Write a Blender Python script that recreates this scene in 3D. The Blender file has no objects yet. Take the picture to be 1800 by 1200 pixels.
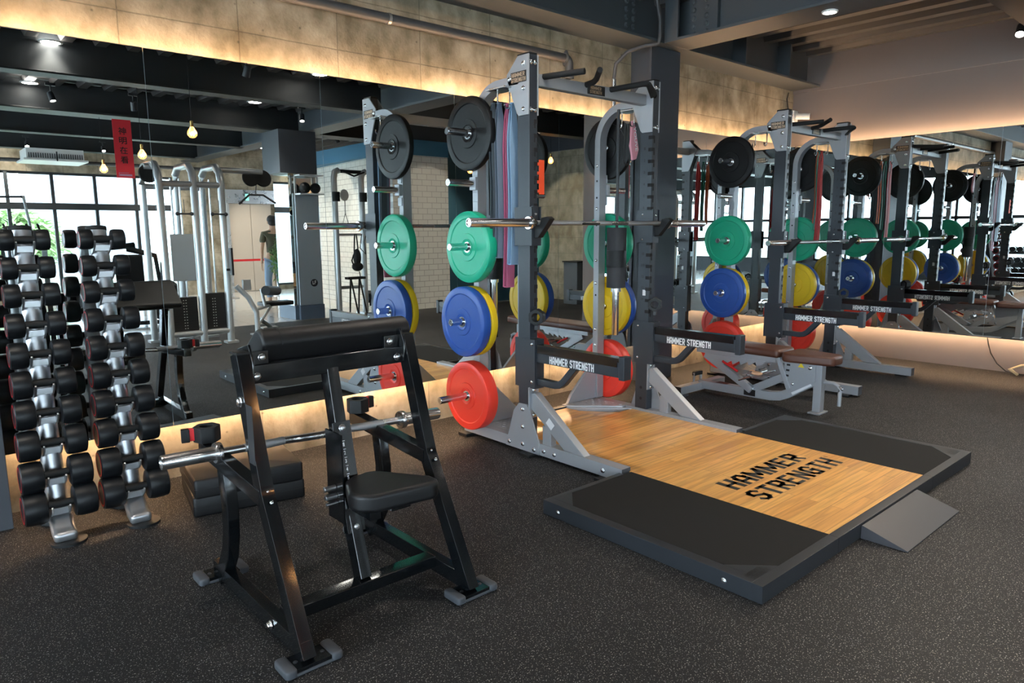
import bpy, bmesh, math, random
from mathutils import Vector, Matrix
random.seed(7)
V = Vector
PI = math.pi
scn = bpy.context.scene
col = scn.collection

# ------------------------------------------------------------------ camera
cam_d = bpy.data.cameras.new('camera'); cam = bpy.data.objects.new('camera', cam_d); col.objects.link(cam)
cam_d.sensor_fit = 'HORIZONTAL'; cam_d.sensor_width = 36.0
cam_d.lens = 36.0 * 1240.07 / 1800.0
cam_d.clip_start = 0.05; cam_d.clip_end = 200
_y, _p, _r = math.radians(41.4398), math.radians(-8.8875), math.radians(-0.3619)
_f = V((math.sin(_y) * math.cos(_p), math.cos(_y) * math.cos(_p), math.sin(_p)))
_rt = _f.cross(V((0, 0, 1))).normalized(); _up = _rt.cross(_f)
_r2 = _rt * math.cos(_r) + _up * math.sin(_r); _u2 = -_rt * math.sin(_r) + _up * math.cos(_r)
_m = Matrix((_r2, _u2, -_f)).transposed().to_4x4(); _m.translation = V((-3.4558, -3.9950, 1.3606))
cam.matrix_world = _m
scn.camera = cam
# ------------------------------------------------------------------ view, world
scn.view_settings.view_transform = 'Standard'; scn.view_settings.look = 'None'
scn.view_settings.exposure = 1.0; scn.view_settings.gamma = 1.0; scn.view_settings.use_curve_mapping = False
world = bpy.data.worlds.new('world'); scn.world = world; world.use_nodes = True
wn = world.node_tree; wn.nodes.clear()
_o = wn.nodes.new('ShaderNodeOutputWorld'); _b = wn.nodes.new('ShaderNodeBackground')
_b.inputs[0].default_value = (0.80, 0.90, 1.0, 1); _b.inputs[1].default_value = 9.0
wn.links.new(_b.outputs[0], _o.inputs[0])
scn.cycles.max_bounces = 12; scn.cycles.glossy_bounces = 8; scn.cycles.diffuse_bounces = 4
scn.cycles.transparent_max_bounces = 12; scn.cycles.use_denoising = True
scn.cycles.caustics_reflective = True; scn.cycles.blur_glossy = 0.6
scn.cycles.sample_clamp_indirect = 4.0; scn.cycles.sample_clamp_direct = 0.0

def portal(loc, sx, sy, rot):
    l = bpy.data.lights.new('daylight', 'AREA'); l.shape = 'RECTANGLE'; l.size = sx; l.size_y = sy
    l.cycles.is_portal = True
    o = bpy.data.objects.new('daylight', l); col.objects.link(o); o.location = loc; o.rotation_euler = rot
portal((-3.8, -12.62, 1.4), 10.4, 2.5, (PI/2, 0, PI))   # daylight through the far window wall
portal((-9.0, -6.3, 1.6), 12.0, 2.3, (PI/2, 0, PI/2))     # daylight through the side windows

def spot(loc, tgt, power, ang, color=(1, .86, .7), blend=.6, size=.04):
    l = bpy.data.lights.new('spot', 'SPOT'); l.energy = power; l.color = color; l.spot_size = math.radians(ang)
    l.spot_blend = blend; l.shadow_soft_size = size
    o = bpy.data.objects.new('spot', l); col.objects.link(o); o.location = loc
    o.rotation_euler = (V(tgt) - V(loc)).to_track_quat('-Z', 'Y').to_euler()
    return o

# ------------------------------------------------------------------ materials
MATS = {}
def nodes(name):
    m = bpy.data.materials.new(name); m.use_nodes = True; nt = m.node_tree
    b = nt.nodes['Principled BSDF']; return m, nt, b
def N(nt, t, **k):
    n = nt.nodes.new(t)
    for a, v in k.items():
        if a.startswith('i_'): n.inputs[int(a[2:]) if a[2:].isdigit() else a[2:]].default_value = v
        else: setattr(n, a, v)
    return n
def L(nt, a, b): nt.links.new(a, b)
def mat(name, c, rough=.5, metal=0., coat=0., bump=0., bscale=200., var=0., emit=None, es=0., spec=.5, aniso=None):
    m, nt, b = nodes(name)
    b.inputs['Base Color'].default_value = (*c, 1); b.inputs['Roughness'].default_value = rough
    b.inputs['Metallic'].default_value = metal; b.inputs['Coat Weight'].default_value = coat
    b.inputs['Coat Roughness'].default_value = .08; b.inputs['Specular IOR Level'].default_value = spec
    tc = N(nt, 'ShaderNodeTexCoord')
    if bump:
        n = N(nt, 'ShaderNodeTexNoise'); n.inputs['Scale'].default_value = bscale; n.inputs['Detail'].default_value = 3
        L(nt, tc.outputs['Object'], n.inputs['Vector'])
        bp = N(nt, 'ShaderNodeBump'); bp.inputs['Strength'].default_value = bump; bp.inputs['Distance'].default_value = .002
        L(nt, n.outputs[0], bp.inputs['Height']); L(nt, bp.outputs[0], b.inputs['Normal'])
    if var:
        n2 = N(nt, 'ShaderNodeTexNoise'); n2.inputs['Scale'].default_value = 9; n2.inputs['Detail'].default_value = 5
        L(nt, tc.outputs['Object'], n2.inputs['Vector'])
        r = N(nt, 'ShaderNodeMapRange'); r.inputs[1].default_value = .3; r.inputs[2].default_value = .7
        r.inputs[3].default_value = max(.02, rough - var); r.inputs[4].default_value = min(1, rough + var)
        L(nt, n2.outputs[0], r.inputs[0]); L(nt, r.outputs[0], b.inputs['Roughness'])
    if emit:
        b.inputs['Emission Color'].default_value = (*emit, 1); b.inputs['Emission Strength'].default_value = es
    MATS[name] = m; return m
mat('silver_paint', (.33, .345, .37), .42, .35, bump=.15, bscale=400)
mat('charcoal_paint', (.024, .030, .039), .40, .1, bump=.15, bscale=500)
mat('dark_plate', (.018, .02, .025), .5)
mat('slot_black', (.004, .004, .005), .7)
mat('gloss_black', (.004, .005, .006), .15, 0, coat=.5, var=.05)
mat('vinyl_black', (.006, .006, .007), .40, bump=.3, bscale=900, spec=.4)
mat('vinyl_brown', (.085, .030, .018), .38, bump=.3, bscale=700)
mat('chrome', (.80, .81, .83), .18, 1., var=.05)
mat('chrome_dark', (.55, .55, .57), .2, 1.)
mat('satin_silver', (.50, .51, .53), .36, .85, var=.05)
mat('pad_gloss', (.004, .004, .005), .22, spec=.5)
mat('knurled_steel', (.42, .42, .43), .45, 1., bump=.6, bscale=1500)
mat('stainless', (.55, .55, .56), .3, 1., var=.08)
mat('brass', (.62, .42, .16), .25, 1.)
mat('foam_black', (.006, .006, .007), .8, bump=.5, bscale=500)
mat('rubber_black', (.008, .009, .010), .55, bump=.3, bscale=300, spec=.35)
mat('rubber_foot', (.05, .055, .065), .6)
mat('dumbbell_rubber', (.005, .006, .0075), .42, spec=.35)
mat('polished_steel', (.86, .87, .88), .24, 1., var=.05)
mat('plate_black', (.0035, .0038, .0045), .42, bump=.3, bscale=250, spec=.28)
mat('plate_green', (.008, .37, .21), .38, bump=.2, bscale=150)
mat('plate_blue', (.018, .075, .33), .38, bump=.2, bscale=150)
mat('plate_yellow', (.75, .50, .01), .4, bump=.2, bscale=150)
mat('plate_red', (.85, .045, .025), .38, bump=.2, bscale=150)
mat('white_ink', (.85, .85, .85), .6)
mat('black_ink', (.008, .010, .010), .6)
mat('dark_ink', (.008, .008, .009), .35)
mat('badge_bronze', (.55, .40, .28), .45, .6)
mat('red_paint', (.6, .01, .015), .4)
mat('pad_grey', (.030, .032, .037), .75)
mat('strap_blue', (.23, .36, .52), .6); mat('strap_grey', (.14, .18, .24), .6); mat('strap_slate', (.05, .065, .08), .6)
mat('strap_pink', (.42, .10, .19), .6); mat('strap_mauve', (.42, .22, .36), .6); mat('strap_red', (.45, .02, .02), .6)
mat('strap_green', (.0, .16, .10), .6); mat('strap_orange', (.6, .12, .03), .6); mat('strap_black', (.01, .01, .01), .6)
mat('bag_pink', (.75, .32, .38), .5); mat('orange_plastic', (.85, .08, .02), .5)
mat('steel_grey_paint', (.050, .057, .070), .5, bump=.1, bscale=60)
mat('beam_paint', (.060, .070, .080), .5, bump=.1, bscale=60)
mat('beam_dark', (.016, .019, .022), .55)
mat('deck_paint', (.10, .095, .095), .45, .3)
mat('platform_mat', (.012, .012, .012), .85, bump=.4, bscale=250, spec=.2)
mat('platform_steel', (.020, .023, .028), .36, bump=.15, bscale=400)
mat('platform_side', (.018, .024, .030), .5)
mat('ramp_paint', (.045, .045, .052), .5, spec=.35)
mat('led_warm', (1, .8, .6), .5, emit=(1.0, .64, .36), es=55.0)
mat('lamp_glow', (1, 1, 1), .5, emit=(1, .93, .85), es=30.0)
mat('filament', (1, .6, .3), .5, emit=(1.0, .42, .12), es=18.0)
mat('pvc_grey', (.075, .072, .075), .45)
mat('white_plastic', (.75, .75, .74), .4)
mat('teal_paint', (.012, .055, .085), .6)
mat('blue_band', (.03, .14, .24), .6)
mat('cream_door', (.55, .46, .37), .45, .1)
mat('banner_red', (.62, .02, .035), .7); mat('paper_cream', (.8, .75, .6), .7)
mat('skin', (.48, .28, .19), .6); mat('hair_black', (.008, .008, .009), .6)
mat('shirt_olive', (.075, .07, .045), .8); mat('denim_blue', (.19, .27, .38), .8)
mat('leaf_green', (.13, .28, .08), .45); mat('leaf_dark', (.02, .06, .02), .5); mat('terracotta', (.15, .10, .07), .7); mat('bark', (.12, .08, .05), .8)
mat('tree_leaf', (.30, .42, .20), .8); mat('turf', (.20, .23, .18), .9, bump=.5)
mat('rope_beige', (.55, .42, .24), .8); mat('locker_grey', (.10, .11, .12), .5); mat('facade', (.30, .33, .38), .7)
mat('window_frame', (.022, .026, .030), .5)
mat('sticker_white', (.7, .7, .72), .6); mat('sticker_yellow', (.8, .6, .02), .6)
mat('blue_box', (.10, .14, .20), .5); mat('panel_silver', (.36, .42, .47), .45, .3)

def mirror_mat():
    m, nt, b = nodes('mirror_glass')
    b.inputs['Base Color'].default_value = (.80, .845, .835, 1); b.inputs['Metallic'].default_value = 1; b.inputs['Roughness'].default_value = 0.0
    MATS['mirror_glass'] = m
mirror_mat()
def glass_mat():
    m = bpy.data.materials.new('window_glass'); m.use_nodes = True; nt = m.node_tree; nt.nodes.clear()
    o = N(nt, 'ShaderNodeOutputMaterial'); t = N(nt, 'ShaderNodeBsdfTransparent'); g = N(nt, 'ShaderNodeBsdfGlossy')
    t.inputs[0].default_value = (.93, .97, .98, 1); g.inputs['Roughness'].default_value = .02
    f = N(nt, 'ShaderNodeFresnel'); f.inputs[0].default_value = 1.25; mx = N(nt, 'ShaderNodeMixShader')
    L(nt, f.outputs[0], mx.inputs[0]); L(nt, t.outputs[0], mx.inputs[1]); L(nt, g.outputs[0], mx.inputs[2]); L(nt, mx.outputs[0], o.inputs[0])
    MATS['window_glass'] = m
    m, nt, b = nodes('bulb_glass'); b.inputs['Base Color'].default_value = (1, .8, .5, 1); b.inputs['Transmission Weight'].default_value = 1
    b.inputs['Roughness'].default_value = .02; b.inputs['Emission Color'].default_value = (1, .42, .12, 1); b.inputs['Emission Strength'].default_value = .7
    MATS['bulb_glass'] = m
glass_mat()
def floor_mat(name, base, fleck, scale, lo, hi):
    m, nt, b = nodes(name); tc = N(nt, 'ShaderNodeTexCoord')
    v = N(nt, 'ShaderNodeTexVoronoi'); v.inputs['Scale'].default_value = scale; L(nt, tc.outputs['Object'], v.inputs['Vector'])
    n = N(nt, 'ShaderNodeTexNoise'); n.inputs['Scale'].default_value = scale * .9; n.inputs['Detail'].default_value = 4; L(nt, tc.outputs['Object'], n.inputs['Vector'])
    r = N(nt, 'ShaderNodeMapRange'); r.inputs[1].default_value = lo; r.inputs[2].default_value = hi; L(nt, n.outputs[0], r.inputs[0])
    s = N(nt, 'ShaderNodeSeparateColor'); L(nt, v.outputs['Color'], s.inputs[0])
    g = N(nt, 'ShaderNodeMath', operation='GREATER_THAN'); g.inputs[1].default_value = .45; L(nt, s.outputs[0], g.inputs[0])
    mu = N(nt, 'ShaderNodeMath', operation='MULTIPLY'); L(nt, r.outputs[0], mu.inputs[0]); L(nt, g.outputs[0], mu.inputs[1])
    n2 = N(nt, 'ShaderNodeTexNoise'); n2.inputs['Scale'].default_value = 1.2; n2.inputs['Detail'].default_value = 3; L(nt, tc.outputs['Object'], n2.inputs['Vector'])
    fc = N(nt, 'ShaderNodeMix', data_type='RGBA'); L(nt, s.outputs[1], fc.inputs[0]); fc.inputs[6].default_value = (*fleck, 1); fc.inputs[7].default_value = (fleck[0]*.7, fleck[1]*.75, fleck[2]*.95, 1)
    mx = N(nt, 'ShaderNodeMix', data_type='RGBA'); L(nt, mu.outputs[0], mx.inputs[0]); mx.inputs[6].default_value = (*base, 1); L(nt, fc.outputs[2], mx.inputs[7])
    L(nt, mx.outputs[2], b.inputs['Base Color'])
    rr = N(nt, 'ShaderNodeMapRange'); rr.inputs[3].default_value = .55; rr.inputs[4].default_value = .75; L(nt, n2.outputs[0], rr.inputs[0]); L(nt, rr.outputs[0], b.inputs['Roughness'])
    bp = N(nt, 'ShaderNodeBump'); bp.inputs['Strength'].default_value = .35; bp.inputs['Distance'].default_value = .002; L(nt, n.outputs[0], bp.inputs['Height']); L(nt, bp.outputs[0], b.inputs['Normal'])
    b.inputs['Specular IOR Level'].default_value = .22
    MATS[name] = m
floor_mat('rubber_floor', (.0125, .0125, .0135), (.42, .39, .33), 230, .57, .65)
def brick_mat(name, c1, c2, mortar, w, h, msize, axis, rough=.4, bump=.3, offset=.5, grain=None, coat=0.):
    """axis: (u, v) world axes of the course direction and the height direction"""
    m, nt, b = nodes(name); tc = N(nt, 'ShaderNodeTexCoord'); s = N(nt, 'ShaderNodeSeparateXYZ'); cb = N(nt, 'ShaderNodeCombineXYZ')
    L(nt, tc.outputs['Object'], s.inputs[0]); L(nt, s.outputs['XYZ'.index(axis[0])], cb.inputs[0]); L(nt, s.outputs['XYZ'.index(axis[1])], cb.inputs[1])
    br = N(nt, 'ShaderNodeTexBrick'); br.offset = offset; br.inputs['Scale'].default_value = 1
    br.inputs['Color1'].default_value = (*c1, 1); br.inputs['Color2'].default_value = (*c2, 1); br.inputs['Mortar'].default_value = (*mortar, 1)
    br.inputs['Mortar Size'].default_value = msize; br.inputs['Brick Width'].default_value = w; br.inputs['Row Height'].default_value = h
    br.inputs['Mortar Smooth'].default_value = .1
    L(nt, cb.outputs[0], br.inputs['Vector']); out = br.outputs['Color']
    if grain:
        mp = N(nt, 'ShaderNodeMapping'); mp.inputs['Scale'].default_value = grain[0]; L(nt, tc.outputs['Object'], mp.inputs[0])
        ad = N(nt, 'ShaderNodeVectorMath', operation='ADD'); sc = N(nt, 'ShaderNodeVectorMath', operation='SCALE'); sc.inputs[3].default_value = 9
        L(nt, br.outputs['Color'], sc.inputs[0]); L(nt, mp.outputs[0], ad.inputs[0]); L(nt, sc.outputs[0], ad.inputs[1])
        n = N(nt, 'ShaderNodeTexNoise'); n.inputs['Scale'].default_value = 1; n.inputs['Detail'].default_value = 6; n.inputs['Distortion'].default_value = .8
        L(nt, ad.outputs[0], n.inputs['Vector'])
        rp = N(nt, 'ShaderNodeMapRange'); rp.inputs[1].default_value = .35; rp.inputs[2].default_value = .7; rp.inputs[3].default_value = grain[1]; rp.inputs[4].default_value = 1.1
        L(nt, n.outputs[0], rp.inputs[0])
        vm = N(nt, 'ShaderNodeVectorMath', operation='SCALE'); L(nt, out, vm.inputs[0]); L(nt, rp.outputs[0], vm.inputs[3]); out = vm.outputs[0]
    L(nt, out, b.inputs['Base Color']); b.inputs['Roughness'].default_value = rough; b.inputs['Coat Weight'].default_value = coat; b.inputs['Coat Roughness'].default_value = .12
    bp = N(nt, 'ShaderNodeBump'); bp.invert = True; bp.inputs['Strength'].default_value = bump; bp.inputs['Distance'].default_value = .003
    L(nt, br.outputs['Fac'], bp.inputs['Height']); L(nt, bp.outputs[0], b.inputs['Normal']); MATS[name] = m
brick_mat('white_tiles', (.78, .76, .70), (.74, .72, .67), (.42, .41, .38), .20, .098, .005, 'XZ', rough=.15, bump=.6)
brick_mat('white_tiles_side', (.78, .76, .70), (.74, .72, .67), (.42, .41, .38), .20, .098, .005, 'YZ', rough=.15, bump=.6)
brick_mat('oak_boards', (.88, .47, .13), (.72, .34, .085), (.40, .18, .05), .62, .058, .0012, 'XY', rough=.38, bump=.05, offset=.37, grain=((2.5, 45, 10), .70), coat=.5)
brick_mat('light_floor_tiles', (.42, .41, .38), (.40, .39, .37), (.25, .25, .24), .6, .6, .006, 'XY', rough=.12, bump=.2, offset=0)
def concrete_mat(name, axis, tint):
    m, nt, b = nodes(name); tc = N(nt, 'ShaderNodeTexCoord'); s = N(nt, 'ShaderNodeSeparateXYZ'); cb = N(nt, 'ShaderNodeCombineXYZ')
    L(nt, tc.outputs['Object'], s.inputs[0]); L(nt, s.outputs['XYZ'.index(axis[0])], cb.inputs[0]); L(nt, s.outputs['XYZ'.index(axis[1])], cb.inputs[1])
    n1 = N(nt, 'ShaderNodeTexNoise'); n1.inputs['Scale'].default_value = 2.2; n1.inputs['Detail'].default_value = 9; n1.inputs['Roughness'].default_value = .65; L(nt, tc.outputs['Object'], n1.inputs['Vector'])
    mp = N(nt, 'ShaderNodeMapping'); mp.inputs['Scale'].default_value = (5, 5, 3.2); L(nt, tc.outputs['Object'], mp.inputs[0])
    n2 = N(nt, 'ShaderNodeTexNoise'); n2.inputs['Scale'].default_value = 1.5; n2.inputs['Detail'].default_value = 6; L(nt, mp.outputs[0], n2.inputs['Vector'])
    n3 = N(nt, 'ShaderNodeTexNoise'); n3.inputs['Scale'].default_value = 60; n3.inputs['Detail'].default_value = 6; L(nt, tc.outputs['Object'], n3.inputs['Vector'])
    br = N(nt, 'ShaderNodeTexBrick'); br.offset = 0.; br.inputs['Scale'].default_value = 1; br.inputs['Brick Width'].default_value = .61; br.inputs['Row Height'].default_value = .31
    br.inputs['Mortar Size'].default_value = .0035; br.inputs['Color1'].default_value = (1, 1, 1, 1); br.inputs['Color2'].default_value = (.84, .84, .84, 1); br.inputs['Mortar'].default_value = (.55, .55, .55, 1)
    wv = N(nt, 'ShaderNodeVectorMath', operation='ADD'); ns = N(nt, 'ShaderNodeVectorMath', operation='SCALE'); ns.inputs[3].default_value = .018
    L(nt, n1.outputs['Color'], ns.inputs[0]); L(nt, cb.outputs[0], wv.inputs[0]); L(nt, ns.outputs[0], wv.inputs[1]); L(nt, wv.outputs[0], br.inputs['Vector'])
    vo = N(nt, 'ShaderNodeTexVoronoi'); vo.feature = 'F1'; vo.inputs['Scale'].default_value = 9; L(nt, tc.outputs['Object'], vo.inputs['Vector'])
    pit = N(nt, 'ShaderNodeMapRange'); pit.inputs[1].default_value = .03; pit.inputs[2].default_value = .09; pit.inputs[3].default_value = .45; pit.inputs[4].default_value = 1; L(nt, vo.outputs['Distance'], pit.inputs[0])
    r = N(nt, 'ShaderNodeValToRGB'); r.color_ramp.elements[0].position = .41; r.color_ramp.elements[1].position = .63
    r.color_ramp.elements[0].color = (tint[0]*.38, tint[1]*.36, tint[2]*.30, 1); r.color_ramp.elements[1].color = (*tint, 1)
    av = N(nt, 'ShaderNodeMath', operation='MULTIPLY_ADD'); av.inputs[1].default_value = .40; L(nt, n2.outputs[0], av.inputs[0])
    hf = N(nt, 'ShaderNodeMath', operation='MULTIPLY'); hf.inputs[1].default_value = .64; L(nt, n1.outputs[0], hf.inputs[0]); L(nt, hf.outputs[0], av.inputs[2])
    L(nt, av.outputs[0], r.inputs[0])
    x = N(nt, 'ShaderNodeMix', data_type='RGBA', blend_type='MULTIPLY'); x.inputs[0].default_value = 1; L(nt, r.outputs[0], x.inputs[6]); L(nt, br.outputs['Color'], x.inputs[7])
    x2 = N(nt, 'ShaderNodeVectorMath', operation='SCALE'); L(nt, x.outputs[2], x2.inputs[0]); L(nt, pit.outputs[0], x2.inputs[3]); L(nt, x2.outputs[0], b.inputs['Base Color'])
    b.inputs['Roughness'].default_value = .8
    h = N(nt, 'ShaderNodeMath', operation='SUBTRACT'); L(nt, n3.outputs[0], h.inputs[0]); L(nt, br.outputs['Fac'], h.inputs[1])
    h2 = N(nt, 'ShaderNodeMath', operation='ADD'); L(nt, h.outputs[0], h2.inputs[0]); L(nt, n1.outputs[0], h2.inputs[1])
    bp = N(nt, 'ShaderNodeBump'); bp.inputs['Strength'].default_value = .7; bp.inputs['Distance'].default_value = .0035; L(nt, h2.outputs[0], bp.inputs['Height']); L(nt, bp.outputs[0], b.inputs['Normal'])
    MATS[name] = m
concrete_mat('concrete_x', 'XZ', (.44, .375, .28)); concrete_mat('concrete_y', 'YZ', (.40, .36, .27))
mat('plaster_brown', (.165, .138, .128), .75, bump=.25, bscale=8)

# ------------------------------------------------------------------ mesh helpers
class MB:
    def __init__(s): s.b = bmesh.new()
    def _add(s, vs, fs, smooth=False):
        bv = [s.b.verts.new(v) for v in vs]
        for f in fs:
            try:
                q = s.b.faces.new([bv[i] for i in f]); q.smooth = smooth
            except ValueError: pass
        return s
    def box(s, x0, x1, y0, y1, z0, z1):
        x0, x1 = sorted((x0, x1)); y0, y1 = sorted((y0, y1)); z0, z1 = sorted((z0, z1))
        vs = [(x, y, z) for x in (x0, x1) for y in (y0, y1) for z in (z0, z1)]
        return s._add(vs, [(0, 1, 3, 2), (4, 6, 7, 5), (0, 4, 5, 1), (2, 3, 7, 6), (0, 2, 6, 4), (1, 5, 7, 3)])
    def beam(s, p0, p1, w, h, side=(1, 0, 0)):
        """rectangular bar from p0 to p1; w along 'side', h across"""
        p0, p1 = V(p0), V(p1); d = (p1 - p0).normalized(); a = V(side); a = (a - d * a.dot(d)).normalized(); c = d.cross(a)
        vs = [p + a * (w/2 * i) + c * (h/2 * j) for p in (p0, p1) for i, j in ((-1, -1), (1, -1), (1, 1), (-1, 1))]
        return s._add(vs, [(3, 2, 1, 0), (4, 5, 6, 7), (0, 1, 5, 4), (1, 2, 6, 5), (2, 3, 7, 6), (3, 0, 4, 7)])
    def sweep(s, pts, prof, side=(1, 0, 0), closed=False, smooth=False, caps=True):
        """sweep a closed 2D profile [(a,b)] along pts; a along side, b across"""
        pts = [V(p) for p in pts]; n = len(pts); rings = []
        for i, p in enumerate(pts):
            if closed: d = (pts[(i+1) % n] - pts[i-1]).normalized()
            else:
                d0 = (pts[i] - pts[max(i-1, 0)]); d1 = (pts[min(i+1, n-1)] - pts[i])
                d = (d0.normalized() + d1.normalized()).normalized() if d0.length and d1.length else (d0 + d1).normalized()
            a = V(side); a = a - d * a.dot(d)
            if a.length < 1e-3: a = V((0, 0, 1)) - d * d.z
            if a.length < 1e-3: a = V((0, 1, 0))
            a.normalize(); c = d.cross(a)
            k = 1.
            if not closed and 0 < i < n-1:
                cs = (pts[i] - pts[i-1]).normalized().dot(d); k = 1/max(cs, .5)
            rings.append([s.b.verts.new(p + a*q[0] + c*q[1]*k) for q in prof])
        m = len(prof)
        rr = range(n if closed else n-1)
        for i in rr:
            A, B = rings[i], rings[(i+1) % n]
            for j in range(m):
                f = s.b.faces.new((A[j], A[(j+1) % m], B[(j+1) % m], B[j])); f.smooth = smooth
        if caps and not closed:
            try: s.b.faces.new(rings[0][::-1]); s.b.faces.new(rings[-1])
            except ValueError: pass
        return s
    def tube(s, pts, r, seg=12, closed=False, side=(.13, .31, .94)):
        return s.sweep(pts, [(math.cos(t)*r, math.sin(t)*r) for t in [2*PI*i/seg for i in range(seg)]], side, closed, True)
    def flat(s, pts, w, h, side=(1, 0, 0)):
        return s.sweep(pts, [(-w/2, -h/2), (w/2, -h/2), (w/2, h/2), (-w/2, h/2)], side)
    def lathe(s, prof, o, ax, seg=40, smooth=True):
        """prof [(radius, distance along ax)]"""
        o = V(o); ax = V(ax).normalized(); a = ax.orthogonal().normalized(); c = ax.cross(a); rings = []
        for r, t in prof:
            if r < 1e-6: rings.append([s.b.verts.new(o + ax*t)])
            else: rings.append([s.b.verts.new(o + ax*t + a*(r*math.cos(2*PI*i/seg)) + c*(r*math.sin(2*PI*i/seg))) for i in range(seg)])
        for k in range(len(rings)-1):
            A, B = rings[k], rings[k+1]
            for i in range(seg):
                j = (i+1) % seg
                if len(A) == 1 and len(B) == 1: continue
                if len(A) == 1: f = s.b.faces.new((A[0], B[j], B[i]))
                elif len(B) == 1: f = s.b.faces.new((A[i], A[j], B[0]))
                else: f = s.b.faces.new((A[i], A[j], B[j], B[i]))
                f.smooth = smooth
        return s
    def cyl(s, p0, p1, r, seg=20, r1=None):
        p0, p1 = V(p0), V(p1); L_ = (p1-p0).length; r1 = r if r1 is None else r1
        e = min(.002, L_*.1, r*.2)
        return s.lathe([(0, 0), (r-e, 0), (r, e), (r1, L_-e), (r1-e, L_), (0, L_)], p0, p1-p0, seg)
    def prism(s, poly, axis, t0, t1):
        """poly 2D in the plane normal to axis ('X': (y,z), 'Y': (x,z), 'Z': (x,y)) from t0 to t1"""
        def P(q, t): return {'X': (t, q[0], q[1]), 'Y': (q[0], t, q[1]), 'Z': (q[0], q[1], t)}[axis]
        n = len(poly); vs = [P(q, t0) for q in poly] + [P(q, t1) for q in poly]
        return s._add(vs, [tuple(range(n))[::-1], tuple(range(n, 2*n))] + [(i, (i+1) % n, n+(i+1) % n, n+i) for i in range(n)])
    def ball(s, c, r, sx=1, sy=1, sz=1, u=16, v=10):
        c = V(c); rings = []
        for i in range(v+1):
            t = PI*i/v
            if i in (0, v): rings.append([s.b.verts.new(c + V((0, 0, r*sz*math.cos(t))))])
            else: rings.append([s.b.verts.new(c + V((r*sx*math.sin(t)*math.cos(2*PI*j/u), r*sy*math.sin(t)*math.sin(2*PI*j/u), r*sz*math.cos(t)))) for j in range(u)])
        for k in range(v):
            A, B = rings[k], rings[k+1]
            for i in range(u):
                j = (i+1) % u
                if len(A) == 1: f = s.b.faces.new((A[0], B[i], B[j]))
                elif len(B) == 1: f = s.b.faces.new((A[i], B[0], A[j]))
                else: f = s.b.faces.new((A[i], B[i], B[j], A[j]))
                f.smooth = True
        return s
    def cushion(s, x0, x1, y0, y1, z0, z1, r=.02):
        """soft-edged box"""
        nx = 8; vs = []; prof = [(r*(1-math.sin(a)), z0 + r*(1-math.cos(a))) for a in [0, PI/6, PI/3, PI/2]]
        prof += [(q[0], z1 - (q[1]-z0)) for q in prof[::-1]]
        def ring(ins, z):
            rr = max(r*1.2 - ins, .001) + .004; pts = []
            for cx, cy, a0 in ((x1-ins-rr, y1-ins-rr, 0), (x0+ins+rr, y1-ins-rr, PI/2), (x0+ins+rr, y0+ins+rr, PI), (x1-ins-rr, y0+ins+rr, 3*PI/2)):
                for k in range(5): pts.append((cx + rr*math.cos(a0+k*PI/8), cy + rr*math.sin(a0+k*PI/8), z))
            return pts
        rings = [[s.b.verts.new(p) for p in ring(i, z)] for i, z in prof]; n = len(rings[0])
        for A, B in zip(rings, rings[1:]):
            for i in range(n):
                f = s.b.faces.new((A[i], A[(i+1) % n], B[(i+1) % n], B[i])); f.smooth = True
        f = s.b.faces.new(rings[0][::-1]); f = s.b.faces.new(rings[-1]); f.smooth = True
        return s
    def xf(s, M):
        bmesh.ops.transform(s.b, matrix=M, verts=s.b.verts); return s
    def build(s, name, m, parent=None, bev=0., sub=0):
        me = bpy.data.meshes.new(name); bmesh.ops.recalc_face_normals(s.b, faces=s.b.faces); s.b.to_mesh(me); s.b.free()
        me.materials.append(MATS[m] if isinstance(m, str) else m)
        if not bev: me.set_sharp_from_angle(angle=math.radians(38))
        o = bpy.data.objects.new(name, me); col.objects.link(o)
        if parent: o.parent = parent
        if bev:
            md = o.modifiers.new('bevel', 'BEVEL'); md.width = bev; md.segments = 2; md.limit_method = 'ANGLE'; md.angle_limit = math.radians(40)
            for p in me.polygons: p.use_smooth = True
            md.harden_normals = False
            w = o.modifiers.new('wn', 'WEIGHTED_NORMAL'); w.keep_sharp = True
        if sub:
            md = o.modifiers.new('sub', 'SUBSURF'); md.levels = sub; md.render_levels = sub
        return o
def empty(name, loc=(0, 0, 0), rz=0., label=None, cat=None, group=None):
    o = bpy.data.objects.new(name, None); col.objects.link(o); o.location = loc; o.rotation_euler = (0, 0, rz)
    if label: tag(o, label, cat, group)
    return o
def tag(o, label, cat, group=None, kind=None):
    o['label'] = label
    if cat: o['category'] = cat
    if group: o['group'] = group
    if kind: o['kind'] = kind
    return o
def struct(o, label=None):
    o['kind'] = 'structure'
    if label: o['label'] = label
    return o
def copy_tree(o, parent=None):
    c = o.copy(); col.objects.link(c); c.parent = parent
    for ch in list(o.children): copy_tree(ch, c)
    return c
def arc(c, r, a0, a1, n, plane='YZ', x=0.):
    out = []
    for i in range(n+1):
        a = math.radians(a0 + (a1-a0)*i/n); p, q = c[0] + r*math.cos(a), c[1] + r*math.sin(a)
        out.append({'YZ': (x, p, q), 'XZ': (p, x, q), 'XY': (p, q, x)}[plane])
    return out
FONT_CACHE = {}
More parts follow.
